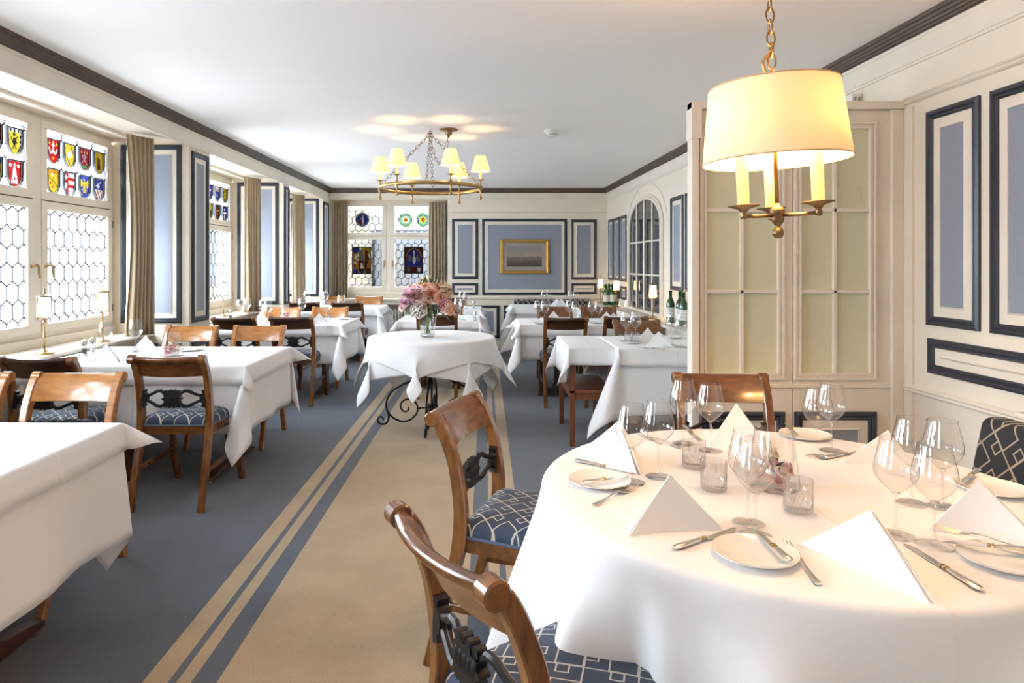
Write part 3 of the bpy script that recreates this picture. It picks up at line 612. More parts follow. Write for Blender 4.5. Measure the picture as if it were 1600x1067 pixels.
# back window
CAME = .011
MBK = Matrix.Translation((0, YBW, 0)); r = MB()
GL, GR_, = (-2.283, -1.728), (-1.515, -.96)
frame_ring(r, -2.36, -.88, .90, 2.42, .035, .0, .07, MBK); r.box(-2.36, -.88, 0, .07, .86, .90, MBK); r.box(-1.655, -1.588, -.012, .07, .935, 2.385, MBK); r.box(-2.325, -.915, .032, .07, 1.80, 1.88, MBK); r.box(-2.36, -.88, .0, .05, 2.42, 2.44, MBK)
W6 = st('window_5', r, CREAM2, bevel=.003)
for s, (p, q) in enumerate((( -2.325, -1.655), (-1.588, -.915))):
    g0, g1 = (GL, GR_)[s]
    for z0, z1, gz0, gz1 in ((1.842, 2.385, 1.892, 2.335), (.935, 1.834, .996, 1.785)):
        f = MB(); f.box(p, q, -.02, .03, z0, gz0, MBK); f.box(p, q, -.02, .03, gz1, z1, MBK); f.box(p, g0, -.02, .03, gz0, gz1, MBK); f.box(g1, q, -.02, .03, gz0, gz1, MBK)
        cs = obj('casement', f, CREAM2, W6, bevel=.003)
        if z1 > 2:
            cents = [(-2.055, 2.115)] if s == 0 else [(-1.335, 2.11), (-1.045, 2.11)]
            hl = [(x-.11, x+.11, z-.11, z+.11) for x, z in cents]
            hexlights(cs, g0, g1, gz0, gz1, .111, .075, .038, MBK, PANEB, holes=[(h[0]+.03, h[1]-.03, h[2]+.03, h[3]-.03) for h in hl])
            for x, z in cents:
                m = MB(); T = MBK @ Matrix.Translation((x, -.006, z)); R0 = .115
                if s == 0: L_ = [(C_BLU, disc(0, 0, R0, 28)), (C_WHI, disc(0, 0, R0-.014, 28)), (C_BLU, disc(0, 0, R0-.022, 28)), (C_RED, [(-.08, -.03), (-.02, -.035), (-.01, -.085), (-.05, -.07)]),
                    (C_WHI, [(-.005, -.085), (.03, -.085), (.03, .02), (.005, .05), (-.01, .03)]), (C_WHI, disc(.008, .058, .014)), (C_WHI, ln(.0, .03, -.045, .0, .01)), (C_ORA, rc(.01, .035, -.09, -.06))]
                else: L_ = [(C_GRN, disc(0, 0, R0, 28)), (C_LGR, disc(0, 0, R0-.01, 28)), (C_GRN, disc(0, 0, R0-.03, 28)), (C_LGR, disc(0, 0, R0-.038, 28)), (C_WHI if x < -1.2 else C_YEL, disc(0, 0, .055, 24)), (C_YEL, disc(0, 0, .042, 24))]+[(C_YEL, disc((R0-.02)*cos(k*pi/6), (R0-.02)*sin(k*pi/6), .007, 6)) for k in range(12)]+[(C_BRN, disc(0, 0, .03, 10) if x < -1.2 else [(-.028, .035), (-.028, -.01), (0, -.045), (.028, -.01), (.028, .035)]), (C_ORA, disc(0, .005, .012, 8))]
                mosaic(m, L_, T, .0055)
                a = [(R0*cos(k*pi/14), R0*sin(k*pi/14)) for k in range(28)]; nn = len(m.f)
                for k in range(28): bar(m, a[k], a[(k+1) % 28], .006, -.009, .016, T)
                m.m[nn:] = [len(STC)]*(len(m.f)-nn)
                obj('stained_roundel', m, STC+[LEAD], cs)
        else:
            X0, X1, Z0, Z1 = (-2.225, -1.905, 1.21, 1.66) if s == 0 else (-1.36, -1.04, 1.215, 1.66)
            hexlights(cs, g0, g1, gz0, gz1, .111, .076, .037, MBK, PANEB, holes=[(X0+.02, X1-.02, Z0+.03, Z1-.03)])
            m = MB(); T = MBK @ Matrix.Translation((0, -.006, 0)); w0 = X1-X0; h0 = Z1-Z0
            def F(x, z): return (X0+x*w0, Z0+z*h0)
            LY_ = []
            def add(c, pl, k): LY_.append((c, [F(*q_) for q_ in pl]))
            if s == 0:
                add(C_BLK, rc(0, 1, 0, 1), 0); add(C_YEL, rc(.03, .97, .03, .97), 1); add(C_ORA, rc(.06, .94, .2, .55), 2)
                add(C_BLU, [(.04, .78), (.04, .97), (.30, .97), (.36, .86), (.25, .76)], 3); add(C_BLU, rc(.04, .30, .03, .18), 3); add(C_BLU, rc(.40, .62, .03, .18), 3); add(C_BRN, rc(.72, .96, .03, .22), 3)
                add(C_GRY, [(.34, .9), (.44, .96), (.54, .9), (.6, .6), (.56, .45), (.36, .45), (.36, .62)], 4); add(C_WHI, disc(.44, .92, .06, 10), 5); add(C_BLK, [(.36, .5), (.56, .5), (.46, .05), (.36, .1)], 4); add(C_BLK, [(.5, .5), (.58, .5), (.6, .06), (.53, .05)], 4)
                add(C_WHI, ln(.36, .72, .14, .62, .07), 5); add(C_WHI, ln(.14, .62, .3, .5, .06), 5); add(C_BRN, [(.66, .88), (.82, .86), (.88, .55), (.8, .4), (.66, .45)], 4); add(C_WHI, ln(.84, .74, .95, .58, .07), 5); add(C_ORA, disc(.74, .9, .06, 10), 5)
                add(C_BLK, [(.66, .45), (.8, .45), (.72, .1), (.64, .1)], 4); add(C_WHI, disc(.14, .38, .08, 10), 4); add(C_RED, disc(.14, .34, .05, 8), 5); add(C_WHI, [(.44, .4), (.52, .4), (.6, .2), (.42, .2)], 5)
            else:
                add(C_BLK, rc(0, 1, 0, 1), 0); add(C_BRN, rc(.03, .97, .03, .97), 1); add(C_GLD, [(.08, .6)]+[(.5-.42*cos(pi*i/12), .6+.36*sin(pi*i/12)) for i in range(13)]+[(.92, .6)], 2)
                add(C_PUR, [(.14, .28)]+[(.5-.36*cos(pi*i/12), .6+.31*sin(pi*i/12)) for i in range(13)]+[(.86, .28)], 3); add(C_BLU, rc(.12, .88, .27, .5), 4)
                add(C_WHI, disc(.52, .5, .085, 12, 1.7), 5); add(C_WHI, ln(.52, .62, .5, .8, .06), 5); add(C_WHI, disc(.52, .82, .05, 8), 5)
                for sg in (-1, 1): add(C_GRY, [(.5+sg*.07, .6), (.5+sg*.24, .72), (.5+sg*.33, .5), (.5+sg*.2, .42)], 5)
                add(C_GRY, rc(.05, .95, .245, .262), 4)
                for cx, cc in ((.24, C_GRY), (.5, C_DRED), (.78, C_WHI)): add(cc, [(cx-.09, .22), (cx-.09, .12), (cx, .05), (cx+.09, .12), (cx+.09, .22)], 5)
            mosaic(m, LY_, T, .0075)
            frame_ring(m, X0-.003, X1+.003, Z0-.003, Z1+.003, .007, -.008, .016, T, len(STC))
            obj('stained_picture_panel', m, STC+[LEAD], cs)
            uu = (-1.69 if s == 0 else -1.55); m = MB(); m.box(uu-.012, uu+.012, -.03, -.02, 1.34, 1.44, MBK); m.tube([(uu, YBW-.03, 1.39), (uu, YBW-.065, 1.39), (uu+.0, YBW-.07, 1.30)], .008, 8); obj('window_handle', m, BRASS, cs, smooth=True)
# street outside the back window
FAC = mat('street_facade', (.085, .062, .040), .9, col2=(.075, .055, .036), scale=1)
GREYF = mat('grey_facade', (.05, .05, .053), .9)
AWN = mat('pink_awning', (.085, .030, .026), .8); PAV = mat('pavement', (.05, .05, .053), .9)
tag(obj('street_ground', MB().box(-14, 10, 11.5, 30, -1.1, -1.0), PAV), 'grey pavement outside beyond the back window', 'ground')
b1 = MB(); b1.box(-9, -3.4, 19, 22, -1, 2.9); b0 = tag(obj('street_building', b1, FAC), 'pale ochre building across the street outside the left half of back window', 'building')
m = MB()
for i in range(3): m.box(-8.6+i*1.7, -7.6+i*1.7, 18.93, 19.0, .9, 2.2)
obj('building_window', m, GREYF, b0)
b1 = MB(); b1.box(-3.3, 1.5, 20, 24, -1, 2.4); b0 = tag(obj('street_building', b1, GREYF), 'grey building across the street outside the right half of back window', 'building')
m = MB()
for i in range(3): m.box(-3.0+i*1.3, -2.2+i*1.3, 19.93, 20.0, .5, 1.9)
obj('building_window', m, DARKP, b0)
aw = thing('street_awning', 'pink street awning outside below the left back window', 'awning', (-4.05, 16.3, -1.0))
obj('awning_canopy', MB().prism([(-.95, 1.9), (.95, 1.9), (1.05, 1.45), (-1.05, 1.45)], .6, None, 0, -.3), AWN, aw)
for sx in (-.9, .9): obj('awning_post', MB().box(sx-.03, sx+.03, -.03, .03, 0, 1.5), GREYF, aw)
# ---------------------------------------------------------------- partition with two glazed doors
XP0, XPM, XP1 = 1.07, (1239-VX)*YP/FPX, xr(YP)
def dx(px): return (px-VX)*YP/FPX
def dz(py): return EYE-(py-VY)*YP/FPX
m = MB(); m.box(XP0, dx(1090), YP-.03, YP+.05, 0, 2.225); m.box(XP0, XP1, YP-.035, YP+.055, 2.185, 2.225); m.box(XP0-.004, dx(1094), YP-.036, YP+.056, 2.03, 2.19); m.box(dx(1391), XP1, YP-.02, YP+.045, 0, 2.185)
st('trim_10', m, CREAM2, bevel=.004)
def door(n, x0, x1, gx0, gx1, side):
    T = Matrix.Translation((0, YP, 0)); zt, zb = dz(201), dz(583); f = MB()
    f.box(x0, gx0, 0, .035, .015, 2.183, T); f.box(gx1, x1, 0, .035, .015, 2.183, T); f.box(gx0, gx1, 0, .035, zt, 2.183, T); f.box(gx0, gx1, 0, .035, .015, zb, T)
    f.box(x0, x1, -.008, 0, dz(606), dz(600), T)
    root = st('door_%d' % n, f, CREAM2, bevel=.002)
    mo = MB(); frame_ring(mo, gx0-.035, gx1+.035, zb-.035, zt+.035, .014, -.014, 0, T); frame_ring(mo, gx0-.021, gx1+.021, zb-.021, zt+.021, .010, -.007, 0, T); frame_ring(mo, gx0-.011, gx1+.011, zb-.011, zt+.011, .012, -.012, .01, T)
    obj('glazing_moulding', mo, CREAM2, root, bevel=.002)
    mu = MB(); cx = (gx0+gx1)/2; zs = [zb+(zt-zb)*k/3 for k in range(4)]
    mu.box(cx-.010, cx+.010, -.006, .012, zb, zt, T)
    for z in zs[1:3]: mu.box(gx0, gx1, -.006, .012, z-.010, z+.010, T)
    obj('glazing_bar', mu, CREAM2, root, bevel=.003)
    for i in range(2):
        for j in range(3): obj('pane', MB().box((gx0, cx+.010)[i], (cx-.010, gx1)[i], .010, .016, zs[j]+(.01 if j else 0), zs[j+1]-(.01 if j < 2 else 0), T), DOORG, root)
    panel(root, (0, YP-.0005, 0), (1, 0, 0), (0, -1, 0), gx0-.035 if side else gx0-.02, gx1+.035, .14, dz(643))
door(1, dx(1090), XPM-.0015, dx(1103), dx(1215), 0)
door(2, XPM+.0015, dx(1391), dx(1251), dx(1358), 1)
# emergency socket above the partition
sk = thing('wall_socket', 'small white socket box high on wall above the glazed partition', 'socket', (xr(3.9)-.03, 3.9, 2.31))
obj('socket_body', MB().box(-.03, .03, -.03, .03, -.06, .05), WHITEP, sk, bevel=.004); m = MB(); m.lathe([(.018, 0), (.018, .006)], 14, M=Matrix.Translation((0, -.03, -.035)) @ Matrix.Rotation(pi/2, 4, 'X'))
for a in (-.012, .012): m.box(a-.004, a+.004, -.036, -.03, .0, .03)
obj('socket_slot', m, mat('socket_grey', (.3, .27, .23), .5), sk)
# arched mirror on the right wall
def rw(Y, z, h): 
    p = OR+UR*yr(Y)+nR*h; return (p.x, p.y, z)
MIR = mat('dark_mirror_glass', (.10, .10, .11), .03, metal=.55)
ya, yb_, zb_, zs_, zt_ = 7.83, 9.32, .79, 1.86, 2.19; ycn = (ya+yb_)/2; hw = (yb_-ya)/2
def arch(g=0, n=24): return [(ycn-hw-g, zb_-g)]+[(ycn-(hw+g)*cos(pi*i/n), zs_+(zt_-zs_+g)*sin(pi*i/n)) for i in range(n+1)]+[(ycn+hw+g, zb_-g)]
mirror = thing('arched_mirror', 'tall arched mirror with white glazing bars on the right wall', 'mirror', (0, 0, 0))
a = arch(); m = MB(); m.add([rw(y, z, .006) for y, z in a], [tuple(range(len(a)))]); obj('mirror_glass', m, MIR, mirror)
m = MB()
for g, r_, h in ((.02, .022, .02), (.055, .014, .014)): m.tube([rw(y, z, h) for y, z in arch(g)], r_, 8, closed=True)
obj('mirror_frame', m, CREAM2, mirror, smooth=True)
m = MB()
for i in (1, 2, 3):
    y = ya+2*hw*i/4; zz = zs_+(zt_-zs_)*sqrt(max(0, 1-((y-ycn)/hw)**2)); m.tube([rw(y, zb_, .014), rw(y, zz, .014)], .012, 6)
for z in (1.24, 1.66): m.tube([rw(ya, z, .014), rw(yb_, z, .014)], .011, 6)
obj('glazing_bar', m, CREAM2, mirror, smooth=True)
mb = MB(); mb.tube([rw(y, z, .006) for y, z in arch(.20) if z > 1.4], .010, 6); obj('arch_moulding', mb, CREAM2, WR, smooth=True)
# radiator under the back sill
rad = thing('radiator', 'cream column radiator under the back window sill', 'radiator', (-1.72, 11.02, 0))
col = mesh('radiator_column', MB().tube([(0, -.05, .14), (0, -.05, .60), (0, -.03, .63), (0, .03, .63), (0, .05, .60), (0, .05, .14), (0, .03, .11), (0, -.03, .11)], .017, 8, closed=True), RADI, 60)
for i in range(20): obj('radiator_column', col, None, rad, loc=(i*.05, 0, 0))
m = MB(); m.tube([(-.02, 0, .15), (.97, 0, .15)], .015, 8); m.tube([(-.02, 0, .59), (.97, 0, .59)], .015, 8); m.tube([(0, 0, 0), (0, 0, .12)], .012, 8); m.tube([(.95, 0, 0), (.95, 0, .12)], .012, 8)
obj('radiator_pipe', m, RADI, rad, smooth=True)
# ---------------------------------------------------------------- curtains
def curtain(label, p0, p1, ztop, zbot, amp, nf, bulge=0, seed=0):
    p0 = Vector((*p0, 0)); p1 = Vector((*p1, 0)); d = p1-p0; nrm = Vector((-d.y, d.x, 0)).normalized(); N = nf*12
    rnd = random.Random(seed); ph = [rnd.uniform(-.5, .5) for _ in range(nf+1)]
    def f(i, t):
        s = i/N; k = .55+.6*t; x = s*nf
        a = sin(2*pi*x+ph[int(x) % nf]*0)*amp*k+sin(2*pi*x*.5+seed)*amp*.35*t
        q = p0+d*(s+(.04*sin(5*s+seed)*t)); q = q+nrm*(a+bulge*sin(pi*min(1, t*1.1))*(1-s))
        return (q.x, q.y, ztop+(zbot-ztop)*t)
    m = MB(); m.grid(f, list(range(N+1)), [j/14 for j in range(15)])
    o = tag(obj('curtain', m, CURT, None, smooth='all'), label, 'curtain', 'taupe curtains at the windows')
    so = o.modifiers.new('s', 'SOLIDIFY'); so.thickness = .004
    return o
curtain('taupe curtain bunched at the far side of the nearest window', (-2.90, 5.42), (-2.80, 5.66), 2.43, .79, .026, 6, bulge=-.05, seed=1)
curtain('taupe curtain bunched at the far side of the middle side window', (-2.90, 8.08), (-2.80, 8.34), 2.43, .79, .026, 6, seed=2)
curtain('taupe curtain bunched at the far side of the last side window', (-2.90, 10.1), (-2.80, 10.36), 2.43, .79, .026, 6, seed=3)
curtain('taupe curtain left of the window in the end wall', (-2.50, 11.08), (-2.27, 11.08), 2.40, .82, .03, 5, seed=4)
curtain('taupe curtain right of the window in the end wall', (-.93, 11.08), (-.66, 11.08), 2.40, .82, .03, 5, seed=5)
curtain('taupe curtain at the far side of the window beside the camera', (-2.90, 2.75), (-2.78, 3.1), 2.43, .79, .038, 6, seed=6)
# ---------------------------------------------------------------- chairs
def post_profile():
    return [(-.115, 0), (-.088, .10), (-.055, .22), (-.02, .34), (0, .43), (.006, .52), (0, .60), (-.018, .70), (-.05, .785), (-.078, .835), (-.100, .852)]
def smoothpath(p, k=3):
    out = []
    n = len(p)
    for i in range(n-1):
        a, b, c, d = [Vector((*p[max(0, min(n-1, j))],)) for j in (i-1, i, i+1, i+2)]
        for j in range(k):
            t = j/k; out.append(.5*((2*b)+(c-a)*t+(2*a-5*b+4*c-d)*t*t+(3*b-a-3*c+d)*t**3))
    out.append(Vector(p[-1])); return [tuple(v) for v in out]
PP = smoothpath(post_profile(), 3)
def sabre(mb, x, path, wx, th):    # rectangular section post swept in the y,z plane
    n = len(path); vs = []; fs = []
    for i, (y, z) in enumerate(path):
        a = path[max(0, i-1)]; b = path[min(n-1, i+1)]; t = Vector((b[0]-a[0], b[1]-a[1])).normalized(); nx, nz = -t.y, t.x
        h = (th[0]+(th[1]-th[0])*min(1, abs(z-.45)/.45))/2
        c = .004
        for sx, sn in ((-wx/2+c, -h), (wx/2-c, -h), (wx/2, -h+c), (wx/2, h-c), (wx/2-c, h), (-wx/2+c, h), (-wx/2, h-c), (-wx/2, -h+c)):
            vs.append((x+sx, y+nx*sn, z+nz*sn))
    for i in range(n-1):
        for k in range(8): fs.append((i*8+k, i*8+(k+1) % 8, (i+1)*8+(k+1) % 8, (i+1)*8+k))
    fs += [tuple(range(8))[::-1], tuple((n-1)*8+k for k in range(8))]
    mb.add(vs, fs)
def seat_outline(s=1.0, n=8, r=.05):
    # trapezoid seat, wider at the front; corners rounded
    c = [(-.195, .0), (.195, .0), (.235, .42), (-.235, .42)]; c = [(x*s, (y-.21)*s+.21) for x, y in c]; out = []
    for i in range(4):
        p = Vector(c[i]); a = (Vector(c[i-1])-p).normalized(); b = (Vector(c[(i+1) % 4])-p).normalized(); rr = r if i > 1 else .02
        for k in range(n+1):
            t = k/n; q = p+a*rr*(1-t)**2+b*rr*t**2; out.append((q.x, q.y))
    return out
def make_chair(wr, wv):
    t = thing('dining_chair', '', 'chair')
    for sx in (-1, 1):
        m = MB(); sabre(m, sx*.195, PP, .036, (.048, .034)); p = obj('back_post', m, wv, t, smooth=35)
        m = MB(); m.lathe([(.001, -.022), (.022, -.022), (.026, -.018), (.026, .018), (.022, .022), (.001, .022)], 18, M=Matrix.Translation((sx*.195, -.098, .848)) @ Matrix.Rotation(pi/2, 4, 'Y'), cap=False)
        obj('scroll', m, wv, p, smooth=35)
        m = MB(); sabre(m, sx*.205, smoothpath([(.495, 0), (.455, .10), (.425, .22), (.405, .33), (.398, .44)], 3), .034, (.044, .03)); obj('leg', m, wv, t, smooth=35)
        m = MB(); m.box(sx*.200-.008, sx*.200+.008, -.045, .435, .20, .228); obj('stretcher', m, wr, t, bevel=.003)
    # top rail, bowed in plan, rolled over at the top
    pr = [(-.020, .750), (-.036, .79), (-.056, .825), (-.075, .848), (-.092, .862), (-.104, .866), (-.114, .860), (-.116, .848), (-.108, .838), (-.098, .838), (-.083, .826), (-.066, .806), (-.049, .775), (-.036, .745)]
    m = MB(); N = 14; n = len(pr); vs = []; fs = []
    for i in range(N+1):
        x = -.180+.36*i/N; bow = -.030*(1-(x/.18)**2)
        for y, z in pr: vs.append((x, y+bow, z-.004*(1-(x/.18)**2)))
    for i in range(N):
        for k in range(n): fs.append((i*n+k, i*n+(k+1) % n, (i+1)*n+(k+1) % n, (i+1)*n+k))
    fs += [tuple(range(n))[::-1], tuple(N*n+k for k in range(n))]; m.add(vs, fs); obj('top_rail', m, wr, t, smooth=50)
    # carved black cross splat: shell in the middle, a loop each side, brackets at the posts
    m = MB()
    def yb(x): return -.006-.026*(1-(x/.18)**2)
    zc = .615; poly = [((.052+.006*cos(a*10))*cos(a)*1.0, (.040+.005*cos(a*10))*sin(a)) for a in [2*pi*i/60 for i in range(60)]]
    m.prism([(x, z+zc) for x, z in poly], .026, Matrix.Translation((0, yb(0)-.013, 0)))
    for dx_ in (-.036, -.012, .012, .036):
        for dz_ in (-.042, .042): m.lathe([(.012, -.011), (.012, .011)], 12, M=Matrix.Translation((dx_, yb(dx_), zc+dz_*(1-abs(dx_)*3))) @ Matrix.Rotation(pi/2, 4, 'X'))
    for k in range(-2, 3): m.ball((k*.017, yb(0)-.007, zc), .0105, 8, 6, sz=2.6); m.ball((k*.017, yb(0)+.007, zc), .0105, 8, 6, sz=2.6)
    for sx in (-1, 1):
        for sz in (-1, 1):
            pts = [(.045, zc+sz*.028), (.065, zc+sz*.044), (.09, zc+sz*.042), (.12, zc+sz*.026), (.15, zc+sz*.014), (.172, zc+sz*.014)]
            m.tube([(sx*x, yb(x), z) for x, z in pts], [.009, .010, .010, .009, .009, .010], 8)
        q = [(.176, -.052), (.160, -.046), (.164, -.03), (.152, -.02), (.148, 0), (.152, .02), (.164, .03), (.160, .046), (.176, .052), (.184, .052), (.184, -.052)]
        m.prism([(sx*x, z+zc) for x, z in (q if sx > 0 else q[::-1])], .030, Matrix.Translation((0, yb(.17)-.015, 0)))
    obj('carved_cross_splat', m, BLACKW, t, smooth=40)['label'] = 'black carved cross splat'
    # seat rails
    m = MB(); o = seat_outline(1.0, 5, .04); i_ = [(x*.86, (y-.21)*.86+.21) for x, y in o]; n = len(o)
    vs = [(x, y, z) for z in (.405, .452) for x, y in o]+[(x, y, z) for z in (.405, .452) for x, y in i_]
    fs = []
    for k in range(n):
        k2 = (k+1) % n; fs += [(k, k2, n+k2, n+k), (2*n+k2, 2*n+k, 3*n+k, 3*n+k2), (k2, k, 2*n+k, 2*n+k2), (n+k, n+k2, 3*n+k2, 3*n+k)]
    m.add(vs, fs); obj('seat_rail', m, wr, t, smooth=30)
    m = MB(); o = seat_outline(.985, 6, .05); n = len(o); rings = [(1.0, .450), (1.015, .463), (1.005, .480), (.97, .496), (.88, .508), (.70, .517), (.45, .521), (.2, .522)]
    vs = [((x)*s, (y-.21)*s+.21, z) for s, z in rings for x, y in o]; fs = []
    for r_ in range(len(rings)-1):
        for k in range(n): fs.append((r_*n+k, r_*n+(k+1) % n, (r_+1)*n+(k+1) % n, (r_+1)*n+k))
    fs.append(tuple((len(rings)-1)*n+k for k in range(n))); m.add(vs, fs); sc = obj('seat_cushion', m, SEATM, t, smooth='all')
    m = MB(); m.tube([(x*1.005, (y-.21)*1.005+.21, .455) for x, y in o], .007, 6, closed=True); obj('piping', m, PIPING, sc, smooth='all')
    return t
CH = {'w': lambda: make_chair(WOOD, WOODV), 'd': lambda: make_chair(WOODD, WOODV), 'h': lambda: make_chair(WOODH, WOODH)}
def chair(kind, x, y, face, label, group='dining chairs'):     # x,y = rail centre at the top; face = angle of the sitting direction
    rz = face-pi/2; off = .11
    px = x+off*cos(face); py = y+off*sin(face)
    return place('chair'+kind, CH[kind], label, (px, py, 0), rz, group)
UP, DN = pi/2, -pi/2
chair('w', -.125, 2.50, atan2(-.146, .40), 'brown chair beside the round table left of the plates, the farther of two')
chair('w', -.098, 1.252, atan2(.208, .36), 'brown chair nearest the camera, its curved top rail low in front of round table')
chair('w', 1.09, 3.14, DN-.08, 'brown chair behind the round table in front of the glazed partition')
chair('w', -1.775, 3.73, UP, 'walnut chair standing full in view before the first window table, with blue seat')
chair('d', -2.47, 3.68, UP, 'dark chair cut by the left edge before the first window table')
chair('h', -1.91, 3.17, DN, 'honey brown chair facing the camera behind the near left white table')
chair('h', -2.44, 3.17, DN, 'honey brown chair cut by the picture edge behind the near left table')
chair('h', -2.42, 5.56, DN, 'honey chair at far side of the first window table, left one by the pier')
chair('h', -1.87, 5.58, DN, 'honey chair at far side of the first window table, right one by the aisle')
chair('d', -2.42, 6.44, UP, 'dark chair before the second window table, left one near the window lamp')
chair('d', -1.88, 6.48, UP, 'dark chair before the second window table, right one beside the aisle')
chair('h', -2.40, 7.98, DN, 'honey chair at far side of second window table, behind the pink flower glass')
chair('h', -1.84, 7.98, DN, 'honey chair at far side of second window table, on the aisle side')
chair('d', -2.44, 8.98, UP, 'dark chair before the third window table, on the window side')
chair('d', -1.85, 8.96, UP, 'dark chair before the third window table, on the aisle side')
chair('h', -2.45, 10.62, DN, 'honey chair in the far left corner in front of the curtain')
chair('h', -1.84, 10.62, DN, 'honey chair under the end window beside the radiator')
chair('d', -.50, 6.85, UP, 'dark chair directly behind the flower vase')
chair('d', -.50, 8.52, DN, 'brown chair between the two centre tables, right of the bouquet')
chair('d', -.50, 10.25, DN, 'brown chair at the far side of the rearmost centre table')
chair('d', .77, 6.43, UP, 'dark chair on the aisle before the right row table, its feet on the blue carpet')
chair('d', 1.36, 6.50, UP, 'dark chair partly hidden behind a lighter chair at the right row')
chair('w', 1.37, 6.13, DN, 'brown chair behind the napkins of the white table beside the partition')
chair('w', .825, 8.10, DN, 'brown chair at far side of right row table, left one below the gilt picture')
chair('w', 1.35, 8.10, DN, 'brown chair at far side of right row table, right one near the wall bottles')
# ---------------------------------------------------------------- tables and cloths
def lin(a, b, n): return [a+(b-a)*i/n for i in range(n+1)]
def rect_cloth(name, x0, x1, y0, y1, z, drops, label, k=.45, flare=.05, wave=.012, step=.06, R=.012, ksp=None, group=None, lift=0, seed=0):
    dl, dr, df, db = drops; rnd = random.Random(seed)
    ph = [rnd.uniform(0, 6) for _ in range(4)]; fr = [rnd.uniform(8, 13) for _ in range(4)]
    def axis(a, b, da, db_):
        pts = [a-da+da*i/max(3, int(da/.035)) for i in range(max(3, int(da/.035)))]
        pts = [p for p in pts if p < a-.022]
        pts += [a-.018, a-.012, a-.006]; pts += lin(a, b, max(2, int((b-a)/step))); pts += [b+.006, b+.012, b+.018]
        q = [b+db_-db_*i/max(3, int(db_/.035)) for i in range(max(3, int(db_/.035)))][::-1]
        pts += [p for p in q if p > b+.022]
        return pts
    def drop(s, fl):
        L = R*pi/2
        if s < L: return R*sin(s/R), R*(1-cos(s/R))
        q = s-L; return R+q*fl, R+q*sqrt(1-fl*fl)
    def f(u, v):
        sx = -1 if u < x0 else 1 if u > x1 else 0; sy = -1 if v < y0 else 1 if v > y1 else 0
        ox = x0-u if sx < 0 else u-x1 if sx > 0 else 0; oy = y0-v if sy < 0 else v-y1 if sy > 0 else 0
        if not sx and not sy: return (u, v, z+.0006*sin(u*9+v*7))
        if sx and not sy:
            o, d = drop(ox, flare); t = (v-y0)/(y1-y0); i = 0 if sx < 0 else 1; D = dl if sx < 0 else dr
            wv_ = wave*sin(fr[i]*v+ph[i])*sin(pi*t)*(ox/max(D, .3))
            return ((x0 if sx < 0 else x1)+sx*(o+wv_), v, z-d+.02*sin(pi*t)*(ox/D)*(D > .25)*1.0)
        if sy and not sx:
            o, d = drop(oy, flare); t = (u-x0)/(x1-x0); i = 2 if sy < 0 else 3; D = df if sy < 0 else db
            wv_ = wave*sin(fr[i]*u+ph[i])*sin(pi*t)*(oy/max(D, .3))
            return (u, (y0 if sy < 0 else y1)+sy*(o+wv_), z-d+.02*sin(pi*t)*(oy/D)*(D > .25))
        r = hypot(ox, oy); th = atan2(oy, ox); kk = k
        if ksp and (sx, sy) in ksp: kk, beta = ksp[(sx, sy)]
        else: beta = pi/4
        b = sin(2*th); o, d = drop(r, flare)
        dxx, dyy = sx*cos(beta), sy*sin(beta); ex, ey = sx*sin(beta), -sy*cos(beta)
        out = max(0, r-.01)*kk*b; op = max(0, r-.01)*.16*sin(4*th)
        cx_, cy_ = (x0 if sx < 0 else x1), (y0 if sy < 0 else y1)
        return (cx_+dxx*out+ex*op+sx*o*cos(th), cy_+dyy*out+ey*op+sy*o*sin(th), z-d*sqrt(max(.1, 1-(kk*b)**2)))
    m = MB(); us = axis(x0, x1, dl, dr); vs_ = axis(y0, y1, df, db); m.grid(f, us, vs_, uv=True)
    cxm, cym = (x0+x1)/2, (y0+y1)/2; m.uv = [(a-cxm, b-cym) for a, b in m.uv]
    o = obj(name, m, CLOTH, None, smooth='all'); so = o.modifiers.new('s', 'SOLIDIFY'); so.thickness = .0018; so.offset = 1
    return tag(o, label, 'tablecloth', group or 'white linen tablecloths')
def rect_table(x0, x1, y0, y1, label, bars=True):
    t = thing('dining_table', label, 'table', ((x0+x1)/2, (y0+y1)/2, 0), 0, 'rectangular dining tables'); hx, hy = (x1-x0)/2-.004, (y1-y0)/2-.004
    obj('tabletop', MB().box(-hx, hx, -hy, hy, .725, .751), WOODD, t, bevel=.003)
    for s in (-1, 1):
        m = MB(); m.box(s*(hx-.25)-.03, s*(hx-.25)+.03, -.04, .04, .06, .725); obj('pedestal', m, WOODD, t, bevel=.005)
        m = MB(); c = s*(hx-.25); m.prism([(-hy+.08, .02), (hy-.08, .02), (hy-.08, .045), (.1, .085), (-.1, .085), (-hy+.08, .045)], .06, Matrix.Translation((c, 0, 0)) @ Matrix(((0, 1, 0, -.03), (1, 0, 0, 0), (0, 0, 1, 0), (0, 0, 0, 1)))); ft = obj('foot_bar', m, WOODD, t, bevel=.004)
        m = MB(); m.lathe([(.02, 0), (.022, .01), (.018, .022)], 12, (c, -hy+.11, 0)); m.lathe([(.02, 0), (.022, .01), (.018, .022)], 12, (c, hy-.11, 0)); obj('foot_glide', m, CHROME, ft, smooth=True)
    return t
ZT = .755
def set_table(nm, x0, x1, y0, y1, under, over, k=.42, ko=.55, ksp=None, kso=None, seed=0):
    rect_table(x0, x1, y0, y1, 'table under the white cloths '+nm)
    rect_cloth('tablecloth', x0, x1, y0, y1, ZT, under, 'long white tablecloth '+nm, k=k, ksp=ksp, seed=seed, flare=.02, wave=.02)
    rect_cloth('table_topper', x0-.004, x1+.004, y0-.004, y1+.004, ZT+.004, over, 'short white top cloth '+nm, k=ko, R=.016, flare=.20, wave=.010, step=.08, ksp=kso, seed=seed+50, group='white top cloths')
